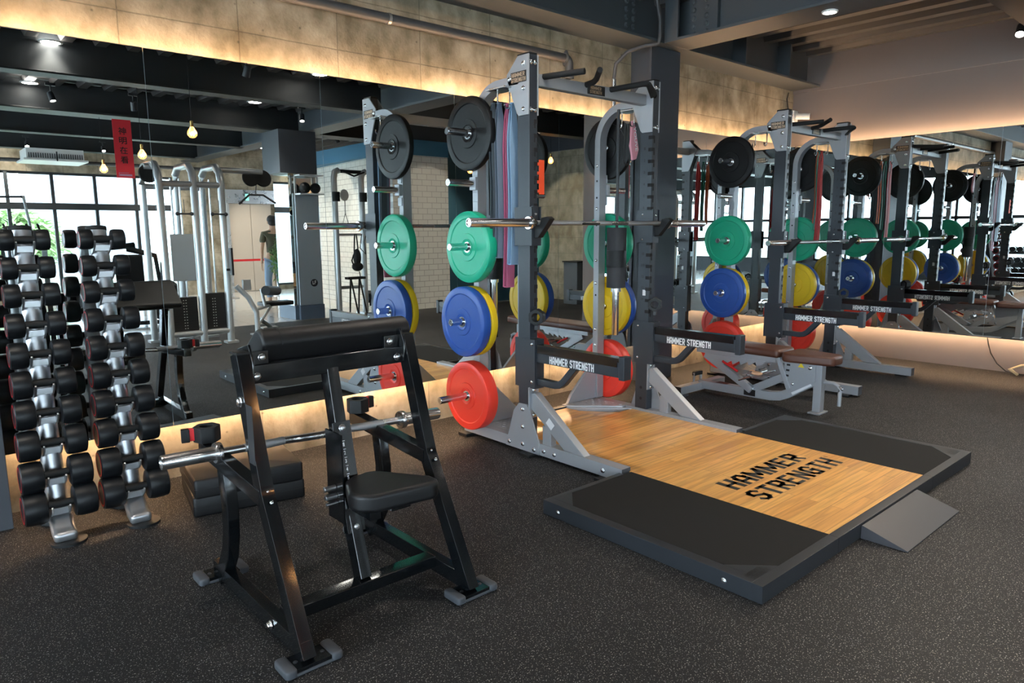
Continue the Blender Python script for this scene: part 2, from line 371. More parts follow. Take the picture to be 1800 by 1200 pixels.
def text(body, name, loc, R, U, w, h, m, parent=None, bold=.012, depth=.0008, spacing=1.0):
    """lettering whose baseline-left corner is loc, width w along R, height h along U"""
    cu = bpy.data.curves.new(name, 'FONT'); cu.body = body; cu.size = 1.; cu.offset = bold; cu.resolution_u = 3; cu.space_line = .82; cu.space_character = spacing
    t = bpy.data.objects.new(name, cu); col.objects.link(t)
    dg = bpy.context.evaluated_depsgraph_get(); dg.update()
    me = bpy.data.meshes.new_from_object(t.evaluated_get(dg)); bpy.data.objects.remove(t)
    me.name = name; xs = [v.co.x for v in me.vertices]; ys = [v.co.y for v in me.vertices]
    if not xs: xs = [0, 1]; ys = [0, 1]
    R, U = V(R).normalized(), V(U).normalized(); nrm = R.cross(U)
    sx, sy = w/(max(xs)-min(xs)), h/(max(ys)-min(ys)); loc = V(loc)
    for v in me.vertices: v.co = loc + R*((v.co.x-min(xs))*sx) + U*((v.co.y-min(ys))*sy)
    me.materials.clear(); me.materials.append(MATS[m]); o = bpy.data.objects.new(name, me); col.objects.link(o)
    if parent: o.parent = parent
    return o
def merge(o, o2):
    """put o2's faces into o's mesh, keeping its own material"""
    b = bmesh.new(); b.from_mesh(o.data); n0 = len(b.faces); b.from_mesh(o2.data); k = len(o.data.materials); b.faces.ensure_lookup_table()
    for f in b.faces[n0:]: f.material_index = k
    o.data.materials.append(o2.data.materials[0]); b.to_mesh(o.data); b.free(); bpy.data.objects.remove(o2); return o
GL = {  # strokes of heavy condensed capitals in a unit box
 'H': [[(0, 0), (0, 1)], [(1, 0), (1, 1)], [(0, .5), (1, .5)]],
 'A': [[(0, 0), (0, .72), (.22, 1), (.78, 1), (1, .72), (1, 0)], [(0, .36), (1, .36)]],
 'M': [[(0, 0), (0, 1)], [(1, 0), (1, 1)], [(0, 1), (.5, .30), (1, 1)]],
 'E': [[(1, 1), (0, 1), (0, 0), (1, 0)], [(0, .52), (.8, .52)]],
 'R': [[(0, 0), (0, 1), (.72, 1), (1, .84), (1, .60), (.72, .44), (0, .44)], [(.5, .44), (1, 0)]],
 'S': [[(1, .84), (.76, 1), (.24, 1), (0, .82), (0, .62), (1, .38), (1, .18), (.76, 0), (.24, 0), (0, .16)]],
 'T': [[(-.05, 1), (1.05, 1)], [(.5, 0), (.5, 1)]],
 'N': [[(0, 0), (0, 1)], [(0, 1), (1, 0)], [(1, 0), (1, 1)]],
 'G': [[(1, .82), (.76, 1), (.24, 1), (0, .80), (0, .20), (.24, 0), (1, 0), (1, .48), (.55, .48)]],
}
def logo(body, name, loc, R, U, w, h, m, parent=None, sw=.34, gap=.12):
    """one line of heavy lettering, baseline-left corner at loc"""
    R, U = V(R).normalized(), V(U).normalized(); loc = V(loc); n = sum(.6 if c == ' ' else (1.25 if c == 'M' else 1.) for c in body) + gap*(len(body)-1)
    cw = w/n; b = MB(); x = 0.; nn = R.cross(U)
    for c in body:
        if c == ' ': x += (.6+gap)*cw; continue
        gw = cw*(1.25 if c == 'M' else 1.); t = cw*sw*1.0; tv = h*.17
        for st in GL[c]:
            pts = [V((x + t/2 + max(-.05, min(1.05, q[0]))*(gw-t), tv/2 + q[1]*(h-tv))) for q in st]
            for p, q in zip(pts, pts[1:]):
                d = (q-p).normalized(); nrm = V((-d.y, d.x)); wd = (tv*abs(d.x)**2 + t*abs(d.y)**2)/2; p2 = p - d*wd*.85; q2 = q + d*wd*.85
                vs = [loc + R*v.x + U*min(max(v.y, 0), h) for v in (p2-nrm*wd, q2-nrm*wd, q2+nrm*wd, p2+nrm*wd)]
                b._add(vs, [(0, 1, 2, 3)])
        x += gw + gap*cw
    return b.build(name, m, parent)
def bolt(mb, p, n, r=.011, h=.008):
    n = V(n).normalized(); mb.lathe([(0, h*1.25), (r*.55, h*1.2), (r*.95, h), (r, h*.5), (r*1.35, h*.3), (r*1.35, 0), (0, 0)], V(p), n, 8, False); return mb
# ================================================================== SETTING
ZT, ZM, ZD, ZB = 2.278, 0.33, 3.24, 2.90       # mirror top / bottom, deck, beam underside
XB = 4.34
struct(MB().box(-9.2, 8.0, -6.42, .16, -.05, 0).build('floor', 'rubber_floor'), 'black rubber gym floor with pale flecks')
struct(MB().box(-9.2, 8.0, -13.0, -6.42, -.05, -.002).build('floor_tiled', 'light_floor_tiles'), 'glossy light tiled floor beyond the rubber floor')
struct(MB().box(-9.2, 4.62, .13, .30, 0, ZD).build('wall_back', 'concrete_x'), 'rough board-marked concrete wall behind the long mirror')
wr = MB().box(4.47, 4.62, -3.2, .13, 0, ZD).build('wall_right', 'plaster_brown'); struct(wr, 'plastered brown-grey wall behind the right-hand mirror')
struct(MB().box(4.455, 4.4699, -3.2, .129, 2.87, ZD).build('trim_right_beam', 'plaster_brown'), 'plastered beam along the top of the right wall')
# corrugated deck
mb = MB(); x = -9.0; prof = []
while x < 8.0:
    prof += [(x, ZD+.055), (x+.15, ZD+.055), (x+.175, ZD), (x+.275, ZD)]; x += .30
n = len(prof)
vs = [(p[0], y, p[1]) for y in (-13.0, .129) for p in prof]
mb._add(vs, [(i, i+1, n+i+1, n+i) for i in range(n-1)])
mb.box(-9.2, 8.0, -13.0, .3, ZD+.08, ZD+.12)
struct(mb.build('ceiling', 'deck_paint'), 'corrugated metal deck ceiling')
def ibeam_x(x0, x1, y, w=.30, zb=ZB, zt=ZD, name='trim_beam', m='beam_paint', yweb=None):
    b = MB().box(x0, x1, y-w/2, y+w/2, zb, zb+.02).box(x0, x1, (yweb if yweb is not None else y)-.01, (yweb if yweb is not None else y)+.01, zb+.02, zt+.05)
    return struct(b.build(name, m, bev=.002), 'painted steel I-beam under the ceiling')
ba = ibeam_x(-9.0, 4.42, -.035, .325, name='trim_1')
for k, (yy, w) in enumerate([(-2.42, .22), (-4.45, .24), (-6.95, .40), (-9.3, .24), (-11.8, .24)]):
    ibeam_x(-9.0, 1.70, yy, w, name='trim_%d' % (k+2), m='beam_dark')
    if k in (0, 1, 2): ibeam_x(1.86, 8.0 if k else 4.42, yy, w, name='trim_%d' % (k+12), m='beam_dark')
# cross beam running into the room, with bolted splice
b = MB().box(1.61, 1.96, -12.6, -.20, ZB, ZB+.022).box(1.775, 1.795, -12.6, -.20, ZB+.02, ZD+.06).box(1.61, 1.63, -.33, -.20, ZB+.02, ZD+.05)
b.box(1.735, 1.775, -.62, -.36, ZB+.03, ZD-.01)
for i in range(2):
    for j in range(5): bolt(b, (1.735, -.40-.12*i, ZB+.05+.062*j), (-1, 0, 0), .019, .014)
struct(b.build('trim_cross_beam', 'beam_paint', bev=.002), 'grey steel cross beam with rows of bolts')
b = MB()
for i in range(2):
    for j in range(5): bolt(b, (1.30+.09*i, -.046, ZB+.06+.062*j), (0, -1, 0), .018, .013)
b.box(1.22, 1.46, -.045, -.0455, ZB+.03, ZD-.02)
o = b.build('bolt_rows', 'beam_paint'); o.parent = ba; o['label'] = 'rows of round bolt heads'
for k, xx in enumerate((2.9, 3.75)):
    struct(MB().box(xx, xx+.012, -.19, -.045, ZB+.02, ZD).build('trim_stiffener_%d' % (k+1), 'beam_paint'))
# columns
def column(x0, x1, name, y0=-.10, y1=.129):
    b = MB().box(x0, x1, y0, y0+.03, 0, ZB).box(x0+.012, x1-.012, y0+.03, y1, 0, ZB)
    return struct(b.build(name, 'steel_grey_paint', bev=.003), 'grey painted steel column')
column(1.573, 1.98, 'trim_column_right'); column(-3.56, -3.135, 'trim_column_left')
# LED-lit mirrors on the long wall
gA = 'mirror panels along the concrete wall'; gB = 'mirror panels on the right wall'
def mir_x(x0, x1, label):
    b = MB().box(x0+.0012, x1-.0012, 0, .006, ZM, ZT); o = b.build('wall_mirror', 'mirror_glass')
    tag(o, label, 'mirror', gA)
    MB().box(x0, x1, .0062, .03, ZM+.02, ZT-.02).build('backing_board', 'panel_silver', o)
segs = [(-8.9, -7.9), (-7.9, -6.95), (-6.95, -5.98), (-5.98, -5.0), (-5.0, -4.05), (-4.05, -3.56)]
for k, (a, c) in enumerate(segs): mir_x(a, c, 'wall mirror panel hidden left of the grey column, %s from that column' % ['sixth', 'fifth', 'fourth', 'third', 'second', 'first'][k])
mir_x(-3.135, -2.378, 'frameless wall mirror panel behind the dumbbell stand')
mir_x(-2.378, -1.426, 'frameless wall mirror panel behind the black preacher bench')
mir_x(-1.426, -.439, 'frameless wall mirror panel reflecting the nearer rack and white tiles')
mir_x(-.439, .571, 'frameless wall mirror panel right behind the near side of the nearer rack')
mir_x(.571, 1.573, 'frameless wall mirror panel ending at the grey column')
mir_x(1.98, 2.577, 'narrow frameless wall mirror panel just right of the grey column')
mir_x(2.577, 3.534, 'frameless wall mirror panel behind the farther rack')
mir_x(3.534, XB, 'frameless wall mirror panel in the far corner of the long wall')
def mir_y(y0, y1, label):
    b = MB().box(XB, XB+.006, y0+.0012, y1-.0012, ZM, ZT); o = b.build('wall_mirror', 'mirror_glass'); tag(o, label, 'mirror', gB)
    MB().box(XB+.0062, XB+.03, y0, y1, ZM+.02, ZT-.02).build('backing_board', 'panel_silver', o)
mir_y(-1.0106, -.008, 'frameless mirror panel on the right wall nearest the corner')
mir_y(-1.9752, -1.0106, 'middle frameless mirror panel of the right wall reflecting both racks')
mir_y(-2.95, -1.9752, 'frameless mirror panel of the right wall cut by the picture edge')
def led(x0, x1, y0, y1, z, label):
    o = MB().box(x0, x1, y0, y1, z, z+.006).build('led_strip', 'led_warm'); tag(o, label, 'light strip', 'warm light strips behind the mirrors')
for x0, x1, w_ in ((-8.9, -3.6, 'left of the left column'), (-3.1, 1.54, 'between the two columns'), (2.02, 4.28, 'right of the right column')):
    led(x0, x1, .045, .057, ZT-.022, 'warm light strip behind the mirror top edge, long wall, ' + w_)
    led(x0, x1, .045, .057, ZM+.016, 'warm light strip behind the mirror bottom edge, long wall, ' + w_)
led(XB+.045, XB+.057, -3.1, -.05, ZT-.022, 'warm light strip behind the top edge of the right wall mirrors')
led(XB+.045, XB+.057, -3.1, -.05, ZM+.016, 'warm light strip behind the bottom edge of the right wall mirrors')
# pipe on the concrete, conduit at the column
b = MB().tube([(-8.8, .08, 2.70), (.72, .08, 2.70)] + arc((.72, 2.655), .045, 90, 0, 6, 'XZ', .08) + [(.765, .08, 2.60)], .032, 14, side=(0, 1, 0))
o = b.build('drain_pipe', 'pvc_grey'); tag(o, 'grey drain pipe with an elbow running along the concrete wall', 'pipe')
MB().lathe([(.032, 0), (.039, 0), (.039, .05), (.032, .05)], (.765, .08, 2.60), (0, 0, -1), 16).build('elbow_collar', 'pvc_grey', o)
for xx in (-2.5, -.9, .70): MB().lathe([(.033, 0), (.036, 0), (.036, .02), (.033, .02)], (xx, .08, 2.70), (1, 0, 0), 16).build('clamp', 'stainless', o)
b = MB().tube([(1.31, .085, 2.2), (1.31, .085, 2.62)] , .020, 10, side=(1, 0, 0)); o = b.build('conduit', 'chrome'); tag(o, 'shiny metal conduit running up beside the grey column', 'conduit')
b = MB().tube([(1.31, .085, 2.62), (1.315, .07, 2.74), (1.36, -.02, 2.83), (1.45, -.12, 2.87), (1.52, -.205, 2.88), (1.53, -.215, 2.93), (1.54, -.21, 3.06), (1.50, -.20, 3.23)], .016, 10); b.build('bent_end', 'pvc_grey', o)
# security camera in the corner
o = empty('security_camera', (4.30, .03, 2.60), 0, 'white bullet security camera high in the corner above the farther rack', 'camera')
MB().box(-.05, .05, -.03, .095, -.06, .06).build('junction_box', 'white_plastic', o, bev=.006)
MB().cyl((.0, -.03, 0), (.06, -.16, -.01), .034).build('barrel', 'white_plastic', o)
MB().cyl((.0605, -.161, -.01), (.063, -.166, -.0102), .024).build('lens', 'dark_plate', o)
MB().tube([(-.0, .06, .06), (-.01, .08, .2), (.03, .085, .27)], .006, 8).build('cable', 'rubber_black', o)
# ---------------- far side of the room (seen in the mirrors)
YF = -12.6
fw_ = MB().box(1.4, 8.0, YF-.2, YF, 0, ZD+.1).box(-9.2, 1.4, YF-.2, YF, 2.56, ZD+.1).box(-9.2, 1.4, YF-.2, YF, 0, .10).build('wall_front', 'concrete_x'); struct(fw_)
def window(x0, x1, name, n, z0=.10, z1=2.56, zr=1.90):
    f = MB(); 
    f.box(x0, x1, YF-.09, YF-.02, z1-.05, z1).box(x0, x1, YF-.09, YF-.02, z0, z0+.05).box(x0, x1, YF-.10, YF, zr-.065, zr+.065)
    for i in range(n+1):
        xx = x0 + (x1-x0)*i/n; f.box(xx-.03, xx+.03, YF-.09, YF-.01, z0, z1)
    o = f.build(name, 'window_frame', bev=.004); struct(o, 'dark framed floor-to-ceiling window')
    MB().box(x0, x1, YF-.06, YF-.052, z0, z1).build('glass_pane', 'window_glass', o)
window(-9.0, 1.4, 'window_1', 14)
struct(MB().box(-9.2, -9.0, -12.8, .3, 0, .42).box(-9.2, -9.0, -12.8, .3, 2.75, ZD+.1).box(-9.2, -9.0, -.5, .3, .4, 2.8).box(-9.2, -9.0, -6.6, -6.1, .4, 2.8).build('wall_left', 'steel_grey_paint'))
for k, (a, c) in enumerate([(-12.6, -6.6), (-6.1, -.5)]):
    f = MB().box(-9.15, -9.04, a, c, 2.70, 2.75).box(-9.15, -9.04, a, c, .42, .47).box(-9.15, -9.04, a, c, 1.6, 1.68)
    for i in range(7): yy = a + (c-a)*i/6; f.box(-9.15, -9.04, yy-.03, yy+.03, .42, 2.75)
    o = f.build('window_%d' % (k+2), 'window_frame'); struct(o)
    MB().box(-9.10, -9.092, a, c, .42, 2.75).build('glass_pane', 'window_glass', o)
# right-hand far rooms: tiled block, teal wall, concrete wall
struct(MB().box(3.10, 4.26, -6.60, -6.45, 0, 2.66).build('wall_tiled', 'white_tiles'), 'white brick-tiled wall end')
b = MB(); b._add([(3.10, -6.46, 0), (3.10, -6.46, 2.66), (3.42, -10.2, 2.66), (3.42, -10.2, 0)], [(0, 1, 2, 3)])
b._add([(3.24, -6.46, 0), (3.24, -6.46, 2.66), (3.56, -10.2, 2.66), (3.56, -10.2, 0)], [(3, 2, 1, 0)])
struct(b.build('wall_tiled_side', 'white_tiles_side'), 'white brick-tiled wall lit by spots')
struct(MB().box(3.09, 4.27, -10.2, -6.44, 2.66, 2.92).build('trim_blue_band', 'blue_band'))
struct(MB().box(4.26, 6.8, -6.75, -6.6, 0, 2.75).build('wall_teal', 'teal_paint'))
struct(MB().box(3.09, 8.0, -6.8, -6.62, 2.75, ZD+.05).build('wall_upper_grey', 'steel_grey_paint'))
struct(MB().box(6.65, 6.8, -6.6, -3.2, 0, 2.9).build('wall_concrete_recess', 'concrete_y'))
struct(MB().box(4.47, 8.0, -3.35, -3.2, 0, ZD).build('wall_recess_side', 'plaster_brown'))
struct(MB().box(6.6, 8.0, -3.2, -6.6, 2.9, ZD+.05).build('wall_recess_upper', 'steel_grey_paint'))
struct(MB().box(7.9, 8.0, -13, -6.6, 0, ZD+.1).build('wall_far_right', 'concrete_y'))
# lift doors
d = MB().box(2.45, 3.85, YF, YF+.05, 2.03, 2.34).box(2.42, 2.56, YF, YF+.06, 0, 2.05).box(3.66, 3.85, YF, YF+.06, 0, 2.05).build('door_1', 'stainless'); struct(d, 'stainless steel lift door surround')
MB().box(2.57, 3.055, YF, YF+.02, .01, 2.02).build('door_leaf', 'cream_door', d); MB().box(3.065, 3.55, YF, YF+.02, .01, 2.02).build('door_leaf', 'cream_door', d)
MB().box(2.95, 3.03, YF+.05, YF+.055, 2.1, 2.25).build('floor_indicator', mat('green_glow', (.1, .5, .4), .4, emit=(.3, .9, .7), es=.8), d)
# mirror-clad pillar
o = MB().box(1.17, 1.77, -7.15, -6.52, 2.26, ZB).build('trim_pillar_top', 'steel_grey_paint'); struct(o)
o = MB().box(1.30, 1.79, -7.1, -6.55, .22, 2.26).build('trim_pillar_mirrored', 'mirror_glass'); struct(o, 'pillar clad in mirror')
o = MB().box(1.30, 1.80, -7.12, -6.53, 0, .22).build('trim_pillar_base', 'blue_box'); struct(o)
# outside
struct(MB().box(-40, 40, -60, -12.85, -.4, -.3).build('ground_outside', 'turf'), 'green lawn outside the windows')
# ================================================================== WEIGHT RACK
def plate(name, m, x_face, t, y, z, s, label, group='bumper plates on the weight racks', owner=None):
    """disc on a peg whose outer face is at x_face; s = -1 faces -x, +1 faces +x; t thickness"""
    o = empty(name, (x_face, y, z-.0035), 0, label, 'weight plate', group)
    p = [(.0265, -.0), (.046, 0), (.052, .004), (.053, -.000), (.085, -.000), (.088, -.005), (.175, -.005), (.181, .0), (.212, .0), (.222, -.004), (.225, -.012),
         (.225, -t+.012), (.222, -t+.004), (.212, -t), (.181, -t), (.175, -t+.005), (.088, -t+.005), (.085, -t), (.0265, -t), (.0265, 0)]
    MB().lathe(p, (0, 0, 0), (s, 0, 0), 72).build('disc', m, o)
    MB().lathe([(.0245, .0015), (.034, .0015), (.036, -.001), (.0245, -.001), (.0245, .0015)], (0, 0, 0), (s, 0, 0), 36).build('hub_ring', 'chrome', o)
    return o
UX0, UX1, UY0, UY1, UZ = .5395, .6007, -.9247, -.8214, 2.352
def make_rack():
    R = empty('weight_rack', (0, 0, 0), 0)
    for s in (-1, 1):
        # front upright
        u = MB().box(s*UX0, s*UX1, UY0, UY1, .03, UZ).build('front_upright', 'charcoal_paint', R, bev=.004)
        MB().box(s*UX0, s*UX1, UY0-.001, UY1+.001, UZ, UZ+.012).build('end_cap', 'rubber_black', u, bev=.003)
        sl = MB()
        for k in range(17):
            z = 1.985 - k*.0795
            if .74 < z < 2.0:
                xi = s*UX0
                sl.box(xi - s*.0016, xi + s*.028, UY0-.0016, UY0+.034, z-.012, z+.012)
                sl.box(xi + s*.014, xi + s*.028, UY0-.0016, UY0+.010, z-.038, z-.012)
        for z in (.16, .24, .47, .51):
            sl.lathe([(0, .0012), (.012, .0012), (.012, -.001)], (s*UX0, -.872, z), (-s, 0, 0), 12)
        merge(u, sl.build('keyhole_slots', 'slot_black'))
        if True:
            for k in range(14):
                z = 1.905 - k*.0795
                text(str(k+1), 'number', (s*UX0 - s*.0008, UY0+.068 if s > 0 else UY0+.050, z), (0, -1, 0) if s > 0 else (0, 1, 0), (0, 0, 1), .012 if k < 9 else .02, .018, 'black_ink', u, bold=.02)
        MB().box(s*UX0-s*.0008, s*UX0, -.895, -.870, .905, .945).build('sticker', 'sticker_white', u)
        # gusset plates top
        poly = [(-.836, 2.352), (-.928, 2.352), (-.926, 2.02), (-.842, 2.02), (-.826, 2.036), (-.742, 2.235), (-.740, 2.262)]
        for a, c_ in ((.6015, .611), (.529, .5385)):
            g = MB().prism(poly, 'X', s*a, s*c_)
            g2 = g.build('gusset_plate', 'silver_paint', R, bev=.0015)
        bl = MB()
        for yy, zz in ((-.885, 2.305), (-.885, 2.17), (-.885, 2.055), (-.765, 2.235)): bolt(bl, (s*.611, yy, zz), (s, 0, 0))
        for zz in (2.31, 2.05):
            bolt(bl, (s*.555, UY0, zz), (0, -1, 0)); bolt(bl, (s*.585, UY0, zz), (0, -1, 0))
        merge(g2, bl.build('bolts', 'chrome'))
        # badge
        bd = MB().box(s*.611, s*.6125, -.91, -.778, 2.205, 2.266).build('badge', 'dark_ink', R)
        if s < 0:
            logo('HAMMER', 'lettering', (-.6128, -.785, 2.238), (0, -1, 0), (0, 0, 1), .112, .023, 'badge_bronze', bd)
            logo('STRENGTH', 'lettering', (-.6128, -.783, 2.210), (0, -1, 0), (0, 0, 1), .122, .023, 'badge_bronze', bd)
        else:
            logo('HAMMER', 'lettering', (.6128, -.903, 2.238), (0, 1, 0), (0, 0, 1), .112, .023, 'badge_bronze', bd)
            logo('STRENGTH', 'lettering', (.6128, -.905, 2.210), (0, 1, 0), (0, 0, 1), .122, .023, 'badge_bronze', bd)
        # curved rear upright
        xc = s*.575; pts = [(xc, -.845, 2.222), (xc, -.67, 2.222)] + arc((-.655, 1.995), .227, 88, 4, 10, 'YZ', xc) + [(xc, -.428, 1.9), (xc, -.428, .09)]
        ru = MB().flat(pts, .072, .050).build('rear_upright', 'silver_paint', R, bev=.004)
        h = MB()
        for z in (1.83, 1.52, 1.14, .97, .62, .50): bolt(h, (xc-s*.036, -.428, z), (-s, 0, 0), .009, .006)
        merge(ru, h.build('bolts', 'chrome'))
        h = MB()
        for z in (1.72, 1.60, 1.40, .88): h.lathe([(0, .0008), (.008, .0008), (.008, -.001)], (xc-s*.036, -.428, z), (-s, 0, 0), 12)
        merge(ru, h.build('holes', 'slot_black'))
        # storage pegs
        for z, xe in ((1.961, .831), (1.657, .831), (1.265, .829), (.794, .8315), (.307, .929)):
            pg = MB().cyl((s*.612, -.438, z), (s*xe, -.438, z), .0225, 24).build('storage_peg', 'chrome', R)
            MB().cyl((s*(xe-.001), -.438, z), (s*(xe+.0006), -.438, z), .013, 16).build('end_dimple', 'chrome_dark', pg)
        br = MB()
        br.box(s*.6115, s*.640, -.468, -.408, 1.617, 1.697)
        for zz in (1.735, 1.575): br.box(s*.6115, s*.618, -.462, -.412, zz-.03, zz+.03)
        b2 = br.build('peg_bracket', 'sticker_white' if False else 'silver_paint', R, bev=.003)
        # base foot with brace and gusset
        ft = MB().box(s*.533, s*.607, -1.653, -1.0, .018, .090).box(s*.5335, s*.6065, -1.0, -.27, .018, .086).build('base_foot', 'silver_paint', R, bev=.005)
        MB().box(s*.535, s*.605, -1.6545, -1.653, .02, .088).box(s*.535, s*.605, -.27, -.266, .02, .084).build('end_cap', 'rubber_foot', ft)
        for y0_, y1_ in ((-.36, -.27), (-.98, -.88), (-1.60, -1.50)): MB().box(s*(.57 if y0_ < -.8 else .50), s*.66, y0_, y1_, .001, .018).build('rubber_foot', 'rubber_black', R, bev=.003)
        gp = MB().prism([(-.838, .312), (-.909, .316), (-.938, .277), (-1.016, .101), (-1.018, .020), (-.715, .020), (-.733, .084), (-.791, .261)], 'X', s*.608, s*.617).build('base_gusset', 'silver_paint', R, bev=.0015)
        bl = MB()
        for yy, zz in ((-.875, .28), (-.875, .17), (-.875, .06), (-.975, .045), (-.75, .05)): bolt(bl, (s*.617, yy, zz), (s, 0, 0))
        merge(gp, bl.build('bolts', 'chrome'))
        bl = MB()
        for yy in (-1.05, -1.14, -1.52): bolt(bl, (s*.607, yy, .05), (s, 0, 0))
        merge(ft, bl.build('bolts', 'chrome'))
        fl = MB().box(s*.536, s*.618, -.934, -.9255, .232, .424).build('brace_flange', 'silver_paint', R, bev=.002)
        f2 = MB(); bolt(f2, (s*.575, -.934, .405), (0, -1, 0)); bolt(f2, (s*.575, -.934, .250), (0, -1, 0)); merge(fl, f2.build('bolts', 'chrome'))
        # cut diagonal brace
        MB().prism([(-.934, .385), (-.934, .290), (-1.215, .090), (-1.375, .090), (-.965, .392)], 'X', s*.548, s*.600).build('diagonal_brace', 'silver_paint', R, bev=.004)
        MB().box(s*.552, s*.598, -1.102, -1.031, .088, .205).build('brace_strut', 'silver_paint', R, bev=.003)
        if s < 0: MB().beam((s*.6004, -1.075, .245), (s*.6004, -1.12, .208), .001, .045).build('warning_label', 'sticker_white', R)
        # rear triangular gusset and corner step
        MB().prism([(s*.54, .372), (s*.505, .372), (s*.27, .15), (s*.235, .09), (s*.54, .09)], 'Y', -.440, -.415).build('corner_gusset', 'silver_paint', R, bev=.002)
        st = MB().prism([(s*.533, -.405), (s*.205, -.405), (s*.205, -.455), (s*.500, -.74), (s*.533, -.74)], 'Z', .050, .086).build('corner_step', 'silver_paint', R, bev=.003)
        td = MB()
        for i in range(9):
            for j in range(9):
                xx, yy = .23 + i*.035, -.43 - j*.035
                if xx < .52 and (.533-xx)/.33 + (yy+.405)/-.40 < .93:
                    a = .8 if (i+j) % 2 else -.8; td.beam((s*xx-.008*math.cos(a), yy-.008*math.sin(a), .0868), (s*xx+.008*math.cos(a), yy+.008*math.sin(a), .0868), .004, .0015, (0, 0, 1))
        td.build('tread_pattern', 'silver_paint', st)
        MB().flat([(s*.206, -.46, .05), (s*.497, -.745, .05), (s*.535, -.80, .05)], .05, .03, side=(0, 0, 1)).build('step_edge', 'silver_paint', R, bev=.004)
        # spotter arm
        a = MB().box(s*.545, s*.595, -1.612, -.975, .583, .668).build('spotter_arm', 'charcoal_paint', R, bev=.005)
        MB().box(s*.543, s*.597, -1.612, -.977, .668, .690).box(s*.5965, s*.5985, -1.600, -.98, .640, .690).box(s*.5415, s*.5435, -1.600, -.98, .640, .690).build('arm_pad', 'pad_gloss', a, bev=.003)
        MB().box(s*.540, s*.600, -1.650, -1.612, .572, .700).build('end_stop', 'charcoal_paint', a, bev=.004)
        MB().flat([(s*.57, -.97, .462), (s*.57, -1.10, .458)] + arc((-1.10, .555), .097, -90, -40, 6, 'YZ', s*.57)[1:] + [(s*.57, -1.27, .60)] if False else
                  [(s*.57, -.97, .463), (s*.57, -1.12, .463), (s*.57, -1.155, .470), (s*.57, -1.185, .49), (s*.57, -1.28, .592)], .042, .042).build('arm_brace', 'charcoal_paint', a, bev=.005)
        cg = MB().box(s*.532, s*.5385, -.975, -.80, .42, .72).box(s*.6015, s*.609, -.975, -.80, .42, .72).box(s*.539, s*.601, -.976, -.930, .42, .72).box(s*.539, s*.601, -.815, -.806, .42, .72).build('arm_carriage', 'charcoal_paint', R, bev=.003)
        c2 = MB()
        for zz in (.69, .46): bolt(c2, (s*.609, -.95, zz), (s, 0, 0), .008, .005); bolt(c2, (s*.532, -.84, zz), (-s, 0, 0), .006, .004)
        merge(cg, c2.build('rivets', 'chrome'))
        for sx, ysrt, Rv in ((-1, -1.085, (0, -1, 0)), (1, -1.434, (0, 1, 0))):
            xf = s*.57 + sx*.0252
            logo('HAMMER STRENGTH', 'lettering', (xf, ysrt, .588), Rv, (0, 0, 1), .349, .046, 'white_ink', a)
        # J-hook
        hc = MB().box(s*.532, s*.5385, -.95, -.80, 1.275, 1.50).box(s*.6015, s*.609, -.95, -.80, 1.275, 1.50).box(s*.539, s*.601, -.950, -.930, 1.275, 1.395).box(s*.548, s*.592, -.945, -.9255, 1.41, 1.505).build('hook_carriage', 'charcoal_paint', R, bev=.003)
        hk = MB().prism([(-.950, 1.385), (-.950, 1.318), (-.985, 1.322), (-1.083, 1.428), (-1.060, 1.442), (-1.010, 1.436), (-.995, 1.388)], 'X', s*.549, s*.591).build('j_hook', 'rubber_black', R, bev=.004)
        c2 = MB(); bolt(c2, (s*.532, -.86, 1.47), (-s, 0, 0), .006, .004); bolt(c2, (s*.532, -.86, 1.30), (-s, 0, 0), .006, .004); bolt(c2, (s*.570, -.945, 1.46), (0, -1, 0), .007, .004)
        merge(hc, c2.build('rivets', 'chrome'))
        # hook bracket under the curve with chrome hooks
        hb = MB().box(s*.54, s*.66, -.78, -.60, 2.186, 2.195).build('hook_bracket', 'stainless', R, bev=.002)
        for yy in (-.73, -.62):
            MB().tube([(s*.58, yy, 2.19), (s*.58, yy, 2.10)] + [(s*.58 + .022*math.cos(t) - .022, yy, 2.10 + .022*math.sin(t)) for t in [0, -.6, -1.2, -1.8, -2.4, -3.0, -3.6]], .005, 8).build('band_hook', 'chrome', hb)
    # cross members
    MB().box(-.529, .529, -.875, -.825, 2.198, 2.268).build('top_crossbeam', 'silver_paint', R, bev=.004)
    MB().box(-.533, .533, -.452, -.404, .030, .078).build('rear_crossmember', 'charcoal_paint', R, bev=.004)
    nb = MB().box(-.06, .10, -.8785, -.875, 2.205, 2.262).build('badge', 'dark_ink', R)
    logo('HAMMER', 'lettering', (-.035, -.8788, 2.235), (1, 0, 0), (0, 0, 1), .10, .02, 'badge_bronze', nb)
    logo('STRENGTH', 'lettering', (-.04, -.8788, 2.211), (1, 0, 0), (0, 0, 1), .11, .02, 'badge_bronze', nb)
    for pts in ([(-.44, -.862, 2.255), (-.34, -1.11, 2.262)], [(.16, -.862, 2.255), (.205, -1.10, 2.262), (.222, -1.115, 2.262), (.24, -1.115, 2.26), (.55, -.92, 2.255), (.55, -.93, 2.25)],
                [(-.07, -.862, 2.255), (-.075, -.94, 2.262), (-.10, -.985, 2.27), (-.20, -1.10, 2.29)]):
        MB().tube(pts, .0175, 14).build('pull_up_handle', 'foam_black', R)
    return R
